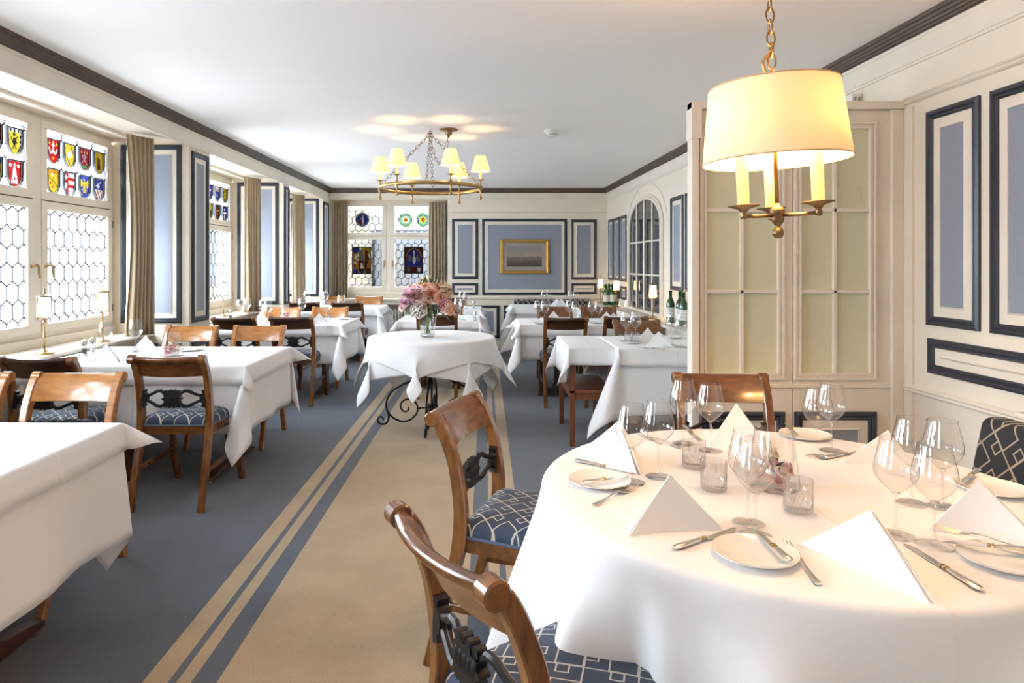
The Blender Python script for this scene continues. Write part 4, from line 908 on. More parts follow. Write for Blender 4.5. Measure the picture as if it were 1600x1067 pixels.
set_table('at the near left corner of the room', -2.80, -1.43, 1.80, 2.61, (.3, .46, .46, .44), (.05, .11, .11, .11), ko=.7, kso={(1, 1): (.80, .15)}, k=.1, ksp={(1, 1): (.22, 2.6)}, seed=1)
set_table('at the first window', -2.80, -1.47, 4.10, 5.02, (.3, .42, .42, .42), (.12, .12, .12, .12), k=.2, ksp={(1, -1): (.3, 1.7), (1, 1): (.12, .3)}, kso={(1, -1): (.35, .9), (1, 1): (.75, .2), (-1, -1): (.6, .4)}, seed=2)
set_table('at the second window', -2.80, -1.47, 6.80, 7.66, (.3, .40, .40, .40), (.12, .12, .12, .12), k=.2, ksp={(1, -1): (.3, 1.6)}, seed=3)
set_table('at the third window', -2.80, -1.50, 9.32, 10.15, (.3, .42, .42, .42), (.12, .12, .12, .12), seed=4)
set_table('in the centre behind the flower table', -.95, -.08, 7.30, 8.08, (.40, .40, .40, .40), (.10, .10, .10, .10), seed=5)
set_table('at the far end of the centre row', -.95, -.08, 9.05, 9.80, (.40, .40, .40, .40), (.12, .12, .12, .12), seed=6)
set_table('beside the glazed partition', .985, 1.80, 4.93, 5.75, (.48, .2, .50, .48), (.02, .12, .14, .12), ksp={(-1, -1): (.36, .25)}, seed=7)
set_table('in the right row by the aisle', .36, 1.02, 6.86, 7.62, (.37, .02, .37, .37), (.13, .02, .13, .13), ksp={(-1, -1): (.3, .8), (-1, 1): (.45, .3)}, kso={(-1, 1): (.7, .4)}, seed=8)
set_table('in the right row by the wall', 1.05, 1.72, 6.86, 7.62, (.02, .2, .37, .37), (.02, .12, .13, .13), seed=9)
set_table('at the dark bench along the end wall', .39, 1.30, 9.62, 10.28, (.40, .35, .38, .2), (.12, .12, .12, .05), ko=.7, seed=10)
# small cherry side table with shelf at the aisle end of the partition table
t = thing('side_table', 'small cherry wood side table with lower shelf and draped white cloth', 'table', (.80, 5.45, 0))
obj('tabletop', MB().box(-.165, .165, -.38, .38, .725, .745), CHERRY, t, bevel=.003)
for sx in (-1, 1):
    for sy in (-1, 1): obj('leg', MB().box(sx*.145-.02, sx*.145+.02, sy*.36-.02, sy*.36+.02, 0, .725), CHERRY, t, bevel=.003)
obj('shelf', MB().box(-.165, .165, -.38, .38, .40, .425), CHERRY, t, bevel=.003); m = MB()
for sy in (-1, 1): m.box(-.125, .125, sy*.36-.01, sy*.36+.01, .35, .40)
for sx in (-1, 1): m.box(sx*.145-.01, sx*.145+.01, -.34, .34, .35, .40)
obj('apron', m, CHERRY, t)
rect_cloth('tablecloth', .632, .968, 5.06, 5.84, .752, (.27, .02, .14, .27), 'white cloth over the small side table, short side to the camera', k=.30, ksp={(-1, -1): (.25, .7)}, seed=21, flare=.05)
# iron console with two square cloths
cx, cy = -.46, 5.72
t = thing('iron_table', 'round table on black wrought iron scroll legs in the aisle', 'table', (cx, cy, 0))
obj('tabletop', MB().lathe([(.505, .73), (.515, .735), (.515, .748), (.505, .752)], 40), WOODD, t, smooth=30)
LG = [(.10, .73), (.07, .60), (.08, .48), (.16, .39), (.26, .345), (.34, .29), (.385, .21), (.385, .14), (.36, .095), (.31, .055), (.24, .035), (.17, .06), (.125, .115), (.125, .175), (.165, .22), (.22, .225), (.262, .19), (.262, .145), (.23, .12), (.20, .135), (.198, .16)]
FT = [(.372, .12), (.368, .07), (.385, .025), (.42, .012), (.452, .022), (.462, .052), (.44, .075), (.415, .062), (.42, .045)]
for k in range(4):
    a = radians(-92+90*k); m = MB()
    for path, r_ in ((LG, .0085), (FT, .0085)):
        pth = smoothpath(path, 4); n = len(pth)
        m.tube([(p[0]*cos(a), p[0]*sin(a), p[1]) for p in pth], [r_*(1.15-.35*i/n) for i in range(n)], 8, up=(-sin(a), cos(a), 0))
    m.tube([(.13*cos(a), .13*sin(a), .15), (.02*cos(a), .02*sin(a), .155)], .006, 8); m.ball((.10*cos(a), .10*sin(a), .15), .012, 8, 6)
    obj('leg', m, IRON, t, smooth=True)
m = MB(); m.lathe([(.012, .12), (.02, .13), (.012, .15), (.02, .17), (.012, .18), (.008, .20), (.008, .6)], 10); m.lathe([(.09, .70), (.12, .705), (.12, .73)], 24); obj('centre_post', m, IRON, t, smooth=True)
def round_cloth(name, cx, cy, R, z, label, half=None, circ=None, alpha=0, flare=.14, amp=.10, nf=8, n=110, group=None, rr=.014, extra=(), ph0=0):
    def f(u, v):
        if circ:        # u = radius, v = angle
            rho, phi = u, v
        else: rho, phi = hypot(u, v), atan2(v, u)+alpha
        ex = [0, 0]
        if rho <= R: return (cx+rho*cos(phi), cy+rho*sin(phi), z+.0008*sin(9*rho*cos(phi)))
        s = rho-R; L = rr*pi/2
        dl = ((phi-alpha-pi/4+pi/4) % (pi/2))-pi/4        # angle from the nearest cloth corner
        tw = 0
        if s < L: o, d = rr*sin(s/rr), rr*(1-cos(s/rr))
        else:
            q = s-L; fall = 1-exp(-q/.10)
            if circ: fl = flare+fall*amp*(sin(nf*phi+ph0)+.45*sin((nf*2+1)*phi+1.7+ph0)+.3*sin(5*phi+.6))
            else:
                fl = flare+fall*(amp*exp(-(dl/.20)**2)-.35*amp*exp(-((abs(dl)-.50)/.16)**2)+.05*sin(7*phi+ph0))
                if abs(dl) < .55: tw = -fall*s*.62*sin(pi*dl/.55)
            for a0, wdt, am in extra:
                dd = (phi-a0+pi) % (2*pi)-pi; fl += am*exp(-(dd/wdt)**2)*fall
            fl = max(-.08, min(.85, fl)); o = rr+q*fl*.95; d = rr+q*sqrt(1-(fl*.95)**2)
        if circ: tw = .10*s*.6*cos(nf*phi+ph0)
        return (cx+(R+o)*cos(phi)-tw*sin(phi), cy+(R+o)*sin(phi)+tw*cos(phi), z-d)
    m = MB()
    if circ:
        rs = lin(0.02, R, 14)+[R+.005, R+.010, R+.016, R+.024]+lin(R+.04, circ, 22); m.grid(f, rs, [2*pi*i/240 for i in range(241)], uv=True)
        m.uv = [(a*cos(b), a*sin(b)) for a, b in m.uv]
        b0 = len(m.v); m.v.append((cx, cy, z)); m.uv.append((0, 0))
        for i in range(240): m.f.append([i, i+1, b0]); m.m.append(0)
    else: m.grid(f, lin(-half, half, n), lin(-half, half, n), uv=True)
    o = obj(name, m, CLOTH, None, smooth='all'); so = o.modifiers.new('s', 'SOLIDIFY'); so.thickness = .0018; so.offset = 1
    return tag(o, label, 'tablecloth', group or 'white linen tablecloths')
def pit(a): return radians(a)
round_cloth('tablecloth', cx, cy, .52, .757, 'lower white square cloth on the iron scroll table, points left and right', half=.76, alpha=pit(-10), flare=.06, amp=.20, ph0=1.0)
round_cloth('table_topper', cx, cy, .524, .762, 'upper white square cloth on the iron scroll table, one point to the camera', half=.70, alpha=pit(38), flare=.14, amp=.26, ph0=2.2, group='white top cloths')
# large round dining table
TX, TY, TR = .83, 1.87, .65
t = thing('dining_table', 'large round dining table under the floor-length white cloth in the foreground', 'table', (TX, TY, 0))
obj('tabletop', MB().lathe([(TR-.01, .72), (TR, .73), (TR, .748), (TR-.01, .752)], 48), WOODD, t, smooth=30)
obj('pedestal', MB().lathe([(.28, 0), (.28, .03), (.06, .08), (.05, .5), (.09, .72)], 24), WOODD, t, smooth=True)
round_cloth('tablecloth', TX, TY, TR+.002, .757, 'floor-length white cloth of the large round table, soft folds facing the camera', circ=TR+.70, flare=.15, amp=.12, nf=9, extra=((radians(222), .06, -.28), (radians(211), .09, .14), (radians(262), .12, -.16), (radians(283), .10, .20), (radians(245), .10, .12), (radians(305), .08, -.18)), ph0=.4, rr=.02)
ZR = .7595
# ---------------------------------------------------------------- tableware
def W_BOWL(s=1): return [(.004, .098), (.012, .104), (.030, .120), (.043, .137), (.0475, .152), (.046, .170), (.041, .192), (.036, .215), (.034, .228)]
def make_glass_parts():
    t = thing('wine_glass', '', 'glass')
    obj('bowl', MB().lathe(smooth2(W_BOWL()), 28, cap=False), GLASS, t, smooth='all')
    obj('stem', MB().lathe([(.010, .006), (.005, .012), (.0034, .03), (.0032, .07), (.004, .09), (.009, .101)], 12), GLASS, t, smooth='all')
    obj('foot', MB().lathe([(.038, .0), (.039, .0015), (.030, .0028), (.010, .006)], 28), GLASS, t, smooth='all')
    m = MB(); m.tube([(.034*cos(a), .034*sin(a), .228) for a in [2*pi*i/28 for i in range(28)]], .0007, 4, closed=True); obj('rim', m, GLASS, t)
    return t
def smooth2(p): return smoothpath(p, 3)
def make_glass_far():
    m = MB(); m.lathe(W_BOWL(), 18, cap=False); m.lathe([(.009, .005), (.0038, .012), (.0034, .09), (.009, .101)], 8); m.lathe([(.038, 0), (.037, .002), (.009, .006)], 18)
    return tag(obj('wine_glass', m, GLASS, None, smooth='all'), '', 'glass')
def make_tumbler():
    t = thing('tumbler', '', 'glass'); m = MB(); n = 24; vs = []; fs = []
    prof = [(.030, 0), (.034, .004), (.0345, .02), (.035, .04), (.0355, .055), (.036, .082)]
    for i, (r, z) in enumerate(prof):
        for k in range(n):
            a = 2*pi*k/n; rr = r*(1-.05*(k % 2)*(i < 4)); vs.append((rr*cos(a), rr*sin(a), z+(.006*((k//2) % 2) if i in (2, 3) else 0)))
    for i in range(len(prof)-1):
        for k in range(n): fs.append((i*n+k, i*n+(k+1) % n, (i+1)*n+(k+1) % n, (i+1)*n+k))
    fs.append(tuple(range(n))[::-1]); m.add(vs, fs); obj('glass_wall', m, CUTG, t)
    m = MB(); m.lathe([(.001, .012), (.031, .012), (.033, .03), (.034, .082)], 24, cap=False); obj('glass_inside', m, CUTG, t, smooth='all')
    m = MB()
    for k in range(24):
        a = 2*pi*k/24
        for sg in (-1, 1): m.tube([(.0352*cos(a), .0352*sin(a), .006), (.036*cos(a+sg*.5), .036*sin(a+sg*.5), .046)], .0006, 4)
    obj('cut_pattern', m, CUTG, t)
    return t
def make_plate():
    m = MB(); m.lathe([(.001, .004), (.050, .004), (.062, .007), (.084, .013), (.087, .0145), (.086, .012), (.062, .003), (.050, 0), (.001, 0)], 40, cap=False)
    return tag(obj('side_plate', m, PORC, None, smooth=30), '', 'plate')
def make_knife(L=.215):
    t = thing('table_knife', '', 'knife'); m = MB(); s = L/.215
    m.prism([(.0, -.009), (.085, -.009), (.10, -.006), (.112, .002), (.108, .006), (.0, .006)], .0016, Matrix(((1, 0, 0, 0), (0, 0, 1, 0), (0, 1, 0, .001), (0, 0, 0, 1))) @ Matrix.Diagonal((s, 1, s, 1)))
    obj('blade', m, SILVER, t)
    m = MB(); m.tube([(0, 0, .005), (-.01*s, 0, .005), (-.016*s, 0, .005), (-.03*s, 0, .005), (-.07*s, 0, .005), (-.095*s, 0, .005), (-.103*s, 0, .005)], [.004, .0065, .005, .007, .0085, .0095, .005], 10, flat=.55, up=(0, 0, 1))
    obj('handle', m, SILVER, t, smooth=True); m = MB()
    for x in (-.002, -.013): m.tube([((x-.0012)*s, 0, .005), ((x+.0012)*s, 0, .005)], .0072, 10, flat=.6)
    obj('collar', m, BRASS, t, smooth=True)
    return t
def make_fork():
    t = thing('table_fork', '', 'fork')
    m = MB(); m.tube([(-.10, 0, .002), (-.092, 0, .002), (-.07, 0, .003), (-.03, 0, .006), (.0, 0, .010), (.02, 0, .009)], [.007, .009, .006, .003, .0032, .006], 8, flat=.35); obj('handle', m, SILVER, t, smooth=True)
    m = MB(); m.tube([(.018, 0, .009), (.03, 0, .006), (.042, 0, .003)], [.006, .0125, .012], 8, flat=.18)
    for k in range(4):
        y = (k-1.5)*.0068; m.tube([(.04, y*.95, .003), (.06, y, .002), (.082, y, .005), (.092, y, .008)], [.0018, .0018, .0016, .0008], 6)
    obj('tines', m, SILVER, t, smooth=True); return t
def napkin(label, L, R, A, back=.09, grp='folded white napkins'):
    L, R, A = Vector(L), Vector(R), Vector(A); mid = (L+R)/2; d = (R-L).normalized(); nrm = Vector((-d.y, d.x, 0)); sc = (R-L).length
    m = MB(); o3 = mid
    def tri(a, b, c, bend, th=.0022, n=8):
        a, b, c = Vector(a), Vector(b), Vector(c); nn = (b-a).cross(c-a).normalized()
        vs = []; idx = {}
        for s_ in (0, 1):
            for i in range(n+1):
                for j in range(n+1-i):
                    u, v = i/n, j/n; p = a*(1-u-v)+b*u+c*v+nn*(bend*4*u*(1-u-v)*.5+bend*2*v*(1-v)*.4)
                    idx[(s_, i, j)] = len(vs); vs.append(p+nn*(th*s_))
        fs = []
        for s_ in (0, 1):
            for i in range(n):
                for j in range(n-i):
                    q = [idx[(s_, i, j)], idx[(s_, i+1, j)], idx[(s_, i, j+1)]]; fs.append(q if s_ else q[::-1])
                    if j < n-i-1: q = [idx[(s_, i+1, j)], idx[(s_, i+1, j+1)], idx[(s_, i, j+1)]]; fs.append(q if s_ else q[::-1])
        def wall(ks):
            for p, q in zip(ks[:-1], ks[1:]): fs.append([idx[(0, *p)], idx[(0, *q)], idx[(1, *q)], idx[(1, *p)]])
        wall([(i, 0) for i in range(n+1)]); wall([(n-j, j) for j in range(n+1)]); wall([(0, j) for j in range(n, -1, -1)])
        m.add([v-o3 for v in vs], fs)
    B = nrm*back
    tri(L, R, A, -.022)
    tri(L+nrm*.010, R+nrm*.012+d*.004, A+nrm*.003-Vector((0, 0, .003)), -.010)
    tri(R+nrm*.014, mid+B*1.3+d*.02, A+nrm*.004-Vector((0, 0, .002)), .008)
    tri(L+nrm*.014, mid+B*1.3-d*.0, A+nrm*.006-Vector((0, 0, .004)), -.008)
    tri(L+nrm*.022+d*.01, mid+B*1.1-d*.01, A+nrm*.006-Vector((0, 0, .012)), -.006)
    o = obj('folded_napkin', m, NAPK, None, smooth=25); o.location = o3
    return tag(o, label, 'napkin', grp)
def make_mill(dark):
    t = thing('pepper_mill' if dark else 'salt_mill', '', 'mill')
    obj('body', MB().lathe([(.017, 0), (.019, .003), (.019, .012), (.0165, .016)], 16), CHROME, t, smooth=30)
    obj('jar', MB().lathe([(.0165, .016), (.0165, .065)], 16, cap=False), GLASS, t, smooth='all')
    obj('contents', MB().lathe([(.015, .017), (.015, .05 if dark else .045)], 12), mat('peppercorns', (.05, .04, .035), .8, bump=.8, bscale=400) if dark else mat('salt', (.8, .8, .8), .8), t)
    obj('cap', MB().lathe([(.018, .065), (.0185, .10), (.016, .106), (.008, .108), (.004, .112)], 16), CHROME, t, smooth=30); return t
def petal_flower(kind, R=.04, seed=1):
    rnd = random.Random(seed); m = MB()
    if kind == 'mum':
        for ring in range(5):
            n = 10+ring*3; el = 1.35-.30*ring
            for k in range(n):
                a = 2*pi*k/n+ring*.2; L = R*(.7+.3*ring/4)*rnd.uniform(.9, 1.1); wv_ = R*.14
                def p(r_, s_): return (r_*cos(el)*cos(a)-s_*sin(a), r_*cos(el)*sin(a)+s_*cos(a), r_*sin(el)*.8)
                m.add([p(.1*L, -wv_*.4), p(.1*L, wv_*.4), p(.7*L, wv_), p(L, 0), p(.7*L, -wv_)], [(0, 1, 2, 4), (4, 2, 3)])
    elif kind == 'rose':
        for ring in range(5):
            n = 3+ring*2; rr = R*(.22+.19*ring)
            for k in range(n):
                a0 = 2*pi*k/n+ring*1.1; hh = R*(.75-.13*ring); wa = pi/n*1.35
                pts = []
                for i in range(4):
                    for j in range(5):
                        t_ = i/3; aa = a0+wa*(j-2)/2*(1-.25*t_*t_); r_ = rr*(.45+.75*t_**(.6+.12*ring)); pts.append((r_*cos(aa), r_*sin(aa), -R*.35+(hh+R*.35)*t_-(.1*R*ring*t_**3)-R*.05*abs(j-2)))
                m.add(pts, [(i*5+j, i*5+j+1, (i+1)*5+j+1, (i+1)*5+j) for i in range(3) for j in range(4)])
    elif kind == 'ball':
        for k in range(90):
            z_ = 1-2*(k+.5)/90; a = k*2.39996; rr = sqrt(1-z_*z_)
            if z_ < -.6: continue
            c = Vector((rr*cos(a), rr*sin(a), z_))*R*rnd.uniform(.85, 1.05); n_ = c.normalized(); u = n_.cross(Vector((.3, .5, .8))).normalized(); v = n_.cross(u); s_ = R*.17
            m.add([c*.8, c+u*s_+n_*s_*.3, c+v*s_, c-u*s_+n_*s_*.4, c-v*s_+n_*s_*.2], [(0, 1, 2), (0, 2, 3), (0, 3, 4), (0, 4, 1), (1, 2, 3, 4)])
    else:
        for k in range(6):
            a = pi*k/3; 
            def p(r_, s_, z_): return (r_*cos(a)-s_*sin(a), r_*sin(a)+s_*cos(a), z_)
            m.add([p(.1*R, 0, 0), p(.6*R, .3*R, .35*R), p(1.2*R, 0, .2*R), p(.6*R, -.3*R, .35*R)], [(0, 1, 2, 3)])
        m.ball((0, 0, .1*R), .15*R, 6, 4)
    return m
FM = {}
def flower(par, kind, mi, c, R, d):
    key = (kind, mi)
    if key not in FM: FM[key] = mesh('flower', petal_flower(kind, .04, mi+3), FL[mi], False)
    o = obj('flower', FM[key], None, par); dd = Vector(d).normalized()
    o.location = c; o.rotation_mode = 'QUATERNION'; o.rotation_quaternion = dd.to_track_quat('Z', 'Y'); o.scale = (R/.04,)*3; return o
LM = {}
def leaf(par, c, d, L, m_=None, seed=0):
    m_ = m_ or LEAF
    if m_.name not in LM:
        q = MB(); q.add([(0, 0, 0), (.25, .17, .04), (.6, .20, .06), (1, 0, -.02), (.6, -.20, .06), (.25, -.17, .04), (.3, 0, 0), (.65, 0, .01)], [(0, 6, 1), (6, 7, 2, 1), (7, 3, 2), (0, 5, 6), (6, 5, 4, 7), (7, 4, 3)]); LM[m_.name] = mesh('leaf', q, m_, 'all')
    o = obj('leaf', LM[m_.name], None, par); o.location = c; o.rotation_mode = 'QUATERNION'; o.rotation_quaternion = Vector(d).normalized().to_track_quat('X', 'Z') ; o.scale = (L, L, L); return o
def flower_glass():
    t = thing('flower_glass', '', 'vase')
    obj('glass_wall', MB().lathe([(.001, 0), (.066, 0), (.070, .006), (.066, .05), (.058, .10), (.049, .155), (.048, .16)], 28, cap=False), GLASS, t, smooth='all')
    for k, (x, y, z, kd, mi, R) in enumerate(((-.02, -.02, .03, 'rose', 0, .028), (.025, -.015, .028, 'ball', 4, .026), (0, .025, .035, 'rose', 3, .028), (-.01, .0, .065, 'mum', 0, .026), (.022, .012, .06, 'ball', 2, .02), (-.035, .015, .035, 'ball', 5, .02), (.008, -.035, .055, 'rose', 0, .022), (-.03, -.03, .055, 'rose', 4, .02), (.0, 0, .095, 'rose', 3, .018))):
        flower(t, kd, mi, (x, y, z), R, (x*8, y*8-.4, 1))
    for a in (0, 2, 4): leaf(t, (.01*cos(a), .01*sin(a), .05), (cos(a), sin(a), 1), .05)
    m = MB(); m.tube([(.0, 0, .05), (.01, 0, .08), (.02, -.005, .105)], .0015, 5); m.tube([(-.01, 0, .05), (-.02, .01, .09)], .0015, 5); obj('stem', m, STEMG, t)
    return t
# things on the round table, placed by where they stand on it
def onround(px, py): x, y = P(px, py, ZR); return (x, y, ZR)
for px, py, lb in ((987, 754, 'wine glass at the left side of the round table, nearest the left plate'), (1029, 745, 'wine glass at the left side of the round table, right one of that pair'),
    (1068, 693, 'wine glass at the back of the round table before the chair, left of that pair'), (1110, 704, 'wine glass at the back of the round table beside the standing napkin'),
    (1169, 817, 'wine glass in front of the flower glass, the rear one of that pair'), (1180, 837, 'wine glass in front of the flower glass, the front one of that pair'),
    (1278, 714, 'wine glass before the partition doors, left one of the rear right pair'), (1299, 704, 'wine glass before the partition doors, right one of the rear right pair'),
    (1400, 836, 'wine glass at right of the round table, just behind the lying napkin'), (1424, 786, 'wine glass at right of the round table, tall behind two others'),
    (1460, 852, 'wine glass at right of the round table, nearest the camera'), (1473, 792, 'wine glass farthest right on the round table near the patterned bench')):
    place('gl', make_glass_parts, lb, onround(px, py), random.uniform(0, 6), 'wine glasses on the round table', s=.97)
for px, py, lb in ((1084, 733, 'cut glass tumbler behind the other, left of the flower glass'), (1115, 768, 'cut glass tumbler in the middle left of the round table'), (1247, 802, 'cut glass tumbler right of the flower glass')):
    place('tu', make_tumbler, lb, onround(px, py-3), 0, 'tumblers')
place('fg', flower_glass, 'tapered glass of pink flowers in the middle of the round table', onround(1208, 760), 1.0, 'flower glasses')
PL = {}
for px, py, lb in ((937, 755, 'white side plate at the left edge of the round table, knife across it'), (1180, 869, 'white side plate at the front of the round table, gilt knife across it'),
    (1258, 683, 'white side plate at the back of the round table before the partition'), (1550, 767, 'white side plate behind the right napkin near the bench'), (1573, 880, 'white side plate at the right picture edge, front of the round table')):
    place('pl', make_plate, lb, onround(px, py), 0, 'side plates')
def cutlery(maker, key, a, b, label, zoff=0, grp='cutlery'):      # a = handle end, b = tip (pixels on the table top)
    ax, ay = P(*a, ZR); bx_, by_ = P(*b, ZR); mx_, my_ = (ax+bx_)/2, (ay+by_)/2
    return place(key, maker, label, (mx_, my_, ZR+.001+zoff), atan2(by_-ay, bx_-ax), grp)
kn = lambda: make_knife(.215); bk = lambda: make_knife(.165)
cutlery(kn, 'kn', (889, 719), (1007, 743), 'silver table knife behind the left side plate')
cutlery(bk, 'bk', (905, 767), (985, 752), 'small butter knife lying on the left side plate', .015)
cutlery(make_fork, 'fk', (914, 797), (1003, 757), 'silver fork at the left front edge of the round table')
cutlery(kn, 'kn', (1050, 861), (1150, 827), 'silver table knife in front of the left front napkin')
cutlery(bk, 'bk', (1240, 897), (1178, 838), 'gilt handled butter knife on the front plate', .015)
cutlery(make_fork, 'fk', (1289, 925), (1217, 840), 'silver fork right of the front side plate')
cutlery(kn, 'kn', (1545, 933), (1410, 849), 'silver table knife right of the large lying napkin')
cutlery(bk, 'bk', (1600, 873), (1490, 861), 'butter knife on the plate at the right edge', .015)
cutlery(make_fork, 'fk', (1600, 872), (1476, 840), 'silver fork behind the plate at the right edge', .016)
cutlery(kn, 'kn', (1063, 662), (1100, 694), 'silver knife pointing to the rear left wine glasses')
cutlery(make_fork, 'fk', (1056, 698), (1005, 683), 'silver fork between the back left glasses')
cutlery(bk, 'bk', (1222, 664), (1253, 693), 'butter knife on the plate before the partition', .015)
cutlery(kn, 'kn', (1296, 716), (1350, 705), 'silver knife beside the rear right napkin')
cutlery(bk, 'bk', (1533, 742), (1500, 765), 'butter knife at the plate behind the right napkin', .015)
def nk(label, L, R, A, YA, **k):
    l = P(*L, ZR); r = P(*R, ZR); a = Q(*A, YA); return napkin(label, (*l, ZR), (*r, ZR), (a[0], YA, a[1]), **k)
nk('folded white napkin at the left rear of the round table', (907, 704), (996, 742), (966, 658), 2.13)
nk('folded white napkin in front of the tumblers, left of the front plate', (983, 838), (1129, 828), (1047, 741), 1.59)
nk('tall folded white napkin before the chair at the back of the round table', (1110, 694), (1200, 700), (1150, 630), 2.33)
nk('folded white napkin behind the right hand glasses', (1317, 725), (1432, 729), (1387, 672), 2.11)
nk('large white napkin leaning at the front right with its folded edge showing', (1246, 851), (1454, 944), (1360, 797), 1.40, back=.06)
nk('folded white napkin at right beside the patterned bench', (1451, 829), (1640, 862), (1529, 750), 1.56)
# settings on the other tables
ZS = .762
def far(key, mk, px, py, label, grp, s=None): x, y = P(px, py, ZS); return place(key, mk, label, (x, y, ZS), 0, grp, s)
def farnap(px, py, wpx, label, turn=0.0):
    x, y = P(px, py, ZS); w_ = .10; d = Vector((cos(turn), sin(turn), 0)); c = Vector((x, y, ZS))
    return napkin(label, c-d*w_, c+d*w_, c+Vector((0, .02, .115)), back=.07, grp='folded napkins on the laid tables')
GW = 'wine glasses on the laid tables'
for px, py, lb in ((165, 556, 'wine glass on the first window table behind a napkin'), (212, 550, 'wine glass on the first window table below the curtain'),
    (376, 500, 'wine glass on the second window table, leftmost near the window'), (386, 497, 'wine glass on the second window table in front of the curtain'),
    (411, 501, 'wine glass on the second window table, left one behind the left napkin'), (419, 504, 'wine glass on the second window table, right one behind the left napkin'),
    (472, 498, 'wine glass on the second window table beside the pink flowers'), (510, 502, 'wine glass on the second window table, right one near the aisle'),
    (479, 479, 'wine glass on the third window table, alone at left'), (503, 478, 'wine glass on the third window table, left one of a pair'), (508, 481, 'wine glass on the third window table, right one of a pair'),
    (978, 532, 'wine glass on the partition table, left one of the pair over the white plate'), (993, 532, 'wine glass on the partition table, right one of the pair over the white plate'),
    (1050, 539, 'wine glass on the partition table, left one before the green bottles'), (1064, 541, 'wine glass on the partition table, right one before the green bottles'),
    (841, 504, 'wine glass on the right row table, first from the aisle'), (851, 505, 'wine glass on the right row table, second from the aisle'),
    (890, 503, 'wine glass on the right row table, third from the aisle'), (899, 506, 'wine glass on the right row table, fourth from the aisle'),
    (925, 503, 'wine glass on the right row table by the wall, left one'), (935, 505, 'wine glass on the right row table by the wall, right one'),
    (972, 500, 'wine glass at the wall end of the right row, left one'), (981, 502, 'wine glass at the wall end of the right row, right one'),
    (849, 478, 'wine glass on the bench table, left one of the left pair'), (857, 478, 'wine glass on the bench table, right one of the left pair'),
    (891, 479, 'wine glass on the bench table, left one of the right pair'), (899, 479, 'wine glass on the bench table, right one of the right pair'),
    (715, 498, 'wine glass on the table behind the flowers, left one'), (723, 500, 'wine glass on the table behind the flowers, right one'),
    (721, 481, 'wine glass on the rearmost centre table, left one'), (728, 482, 'wine glass on the rearmost centre table, right one')):
    far('gf', make_glass_far, px, py, lb, GW)
for px, py, lb in ((132, 556, 'pepper mill with dark corns on the first window table'), (360, 499, 'pepper mill on the second window table'), (486, 480, 'pepper mill on the third window table')):
    far('pm', lambda: make_mill(True), px, py, lb, 'pepper mills')
for px, py, lb in ((145, 552, 'salt mill beside the dark pepper mill on the first window table'), (742, 502, 'pale mill at the right corner of the table behind the flowers'), (740, 482, 'pale mill at the right corner of the rearmost centre table')):
    far('sm', lambda: make_mill(False), px, py, lb, 'salt mills')
for px, py, lb in ((269, 556, 'tapered glass of pale pink flowers on the first window table'), (447, 500, 'tapered glass with pink bloom on the second window table'), (533, 478, 'tapered glass with pink bloom on the third window table')):
    far('fg', flower_glass, px, py, lb, 'flower glasses')
for px, py, lb in ((986, 536, 'white plate on the partition table'), (1051, 528, 'white plate near the wall on the partition table'), (296, 548, 'white plate on the first window table'), (536, 499, 'white plate at the aisle end of the second window table'), (845, 506, 'white plate on the right row table by the aisle'), (928, 505, 'white plate on the right row table by the wall'), (560, 476, 'white plate on the third window table')):
    far('pl', make_plate, px, py, lb, 'side plates')
for px, py, lb in ((982, 534, 'small tumbler by the plate on the partition table, left one'), (992, 536, 'small tumbler by the plate on the partition table, right one'), (477, 501, 'tumbler on the second window table'), (514, 504, 'tumbler before the right napkin on second window table')):
    far('tu', make_tumbler, px, py, lb, 'tumblers')
for px, py, lb, tn in ((163, 566, 'large folded napkin on the first window table before the mills', -.1), (225, 550, 'folded napkin on the first window table below the curtain', .1), (407, 505, 'folded napkin left on the second window table', 0), (498, 507, 'folded napkin right on the second window table', 0),
    (498, 481, 'folded napkin on the third window table', 0), (1013, 535, 'rear folded napkin on the partition table', .2), (1030, 542, 'front folded napkin on the partition table', -.2), (865, 503, 'folded napkin on the right row table by the aisle', 0), (948, 504, 'left folded napkin on right row table by the wall', 0), (959, 506, 'right folded napkin on right row table by the wall', 0),
    (870, 478, 'left folded napkin on the bench table', 0), (877, 478.5, 'right folded napkin on the bench table', .2), (692, 497, 'folded napkin on the table behind the flowers', 0)):
    farnap(px, py, 0, lb, tn)
for px, py, a, lb in ((178, 562, .3, 'silver knife on the first window table'), (1020, 545, 2.4, 'silver knife by the front napkin on the partition table'), (1058, 543, 2.8, 'silver knife by the glasses on the partition table'), (499, 508, .2, 'silver knife on the second window table')):
    x, y = P(px, py, ZS); place('kn', kn, lb, (x, y, ZS+.001), a, 'cutlery')
# ---------------------------------------------------------------- bouquet on the iron table
vx, vy = P(668, 526, .766)
v = thing('flower_vase', 'fluted clear glass vase on the iron scroll table', 'vase', (vx, vy, .767))
m = MB(); n = 24; prof = [(.001, .0), (.056, .0), (.060, .008), (.066, .08), (.078, .16), (.090, .225)]; vs_ = []; fs_ = []
for i, (r_, z_) in enumerate(prof):
    for k in range(n): a = 2*pi*k/n; q = r_*(1-.06*(k % 2)); vs_.append((q*cos(a), q*sin(a), z_))
for i in range(len(prof)-1):
    for k in range(n): fs_.append((i*n+k, i*n+(k+1) % n, (i+1)*n+(k+1) % n, (i+1)*n+k))
m.add(vs_, fs_); obj('glass_wall', m, VASEG, v, smooth=20)
obj('vase_base', MB().lathe([(.001, .001), (.052, .001), (.055, .014), (.001, .016)], 24, cap=False), CUTG, v)
bq = thing('flower_bouquet', 'bouquet of pink, mauve, peach and cream flowers in the glass vase', 'flowers', (vx, vy, .787))
m = MB(); rnd = random.Random(4)
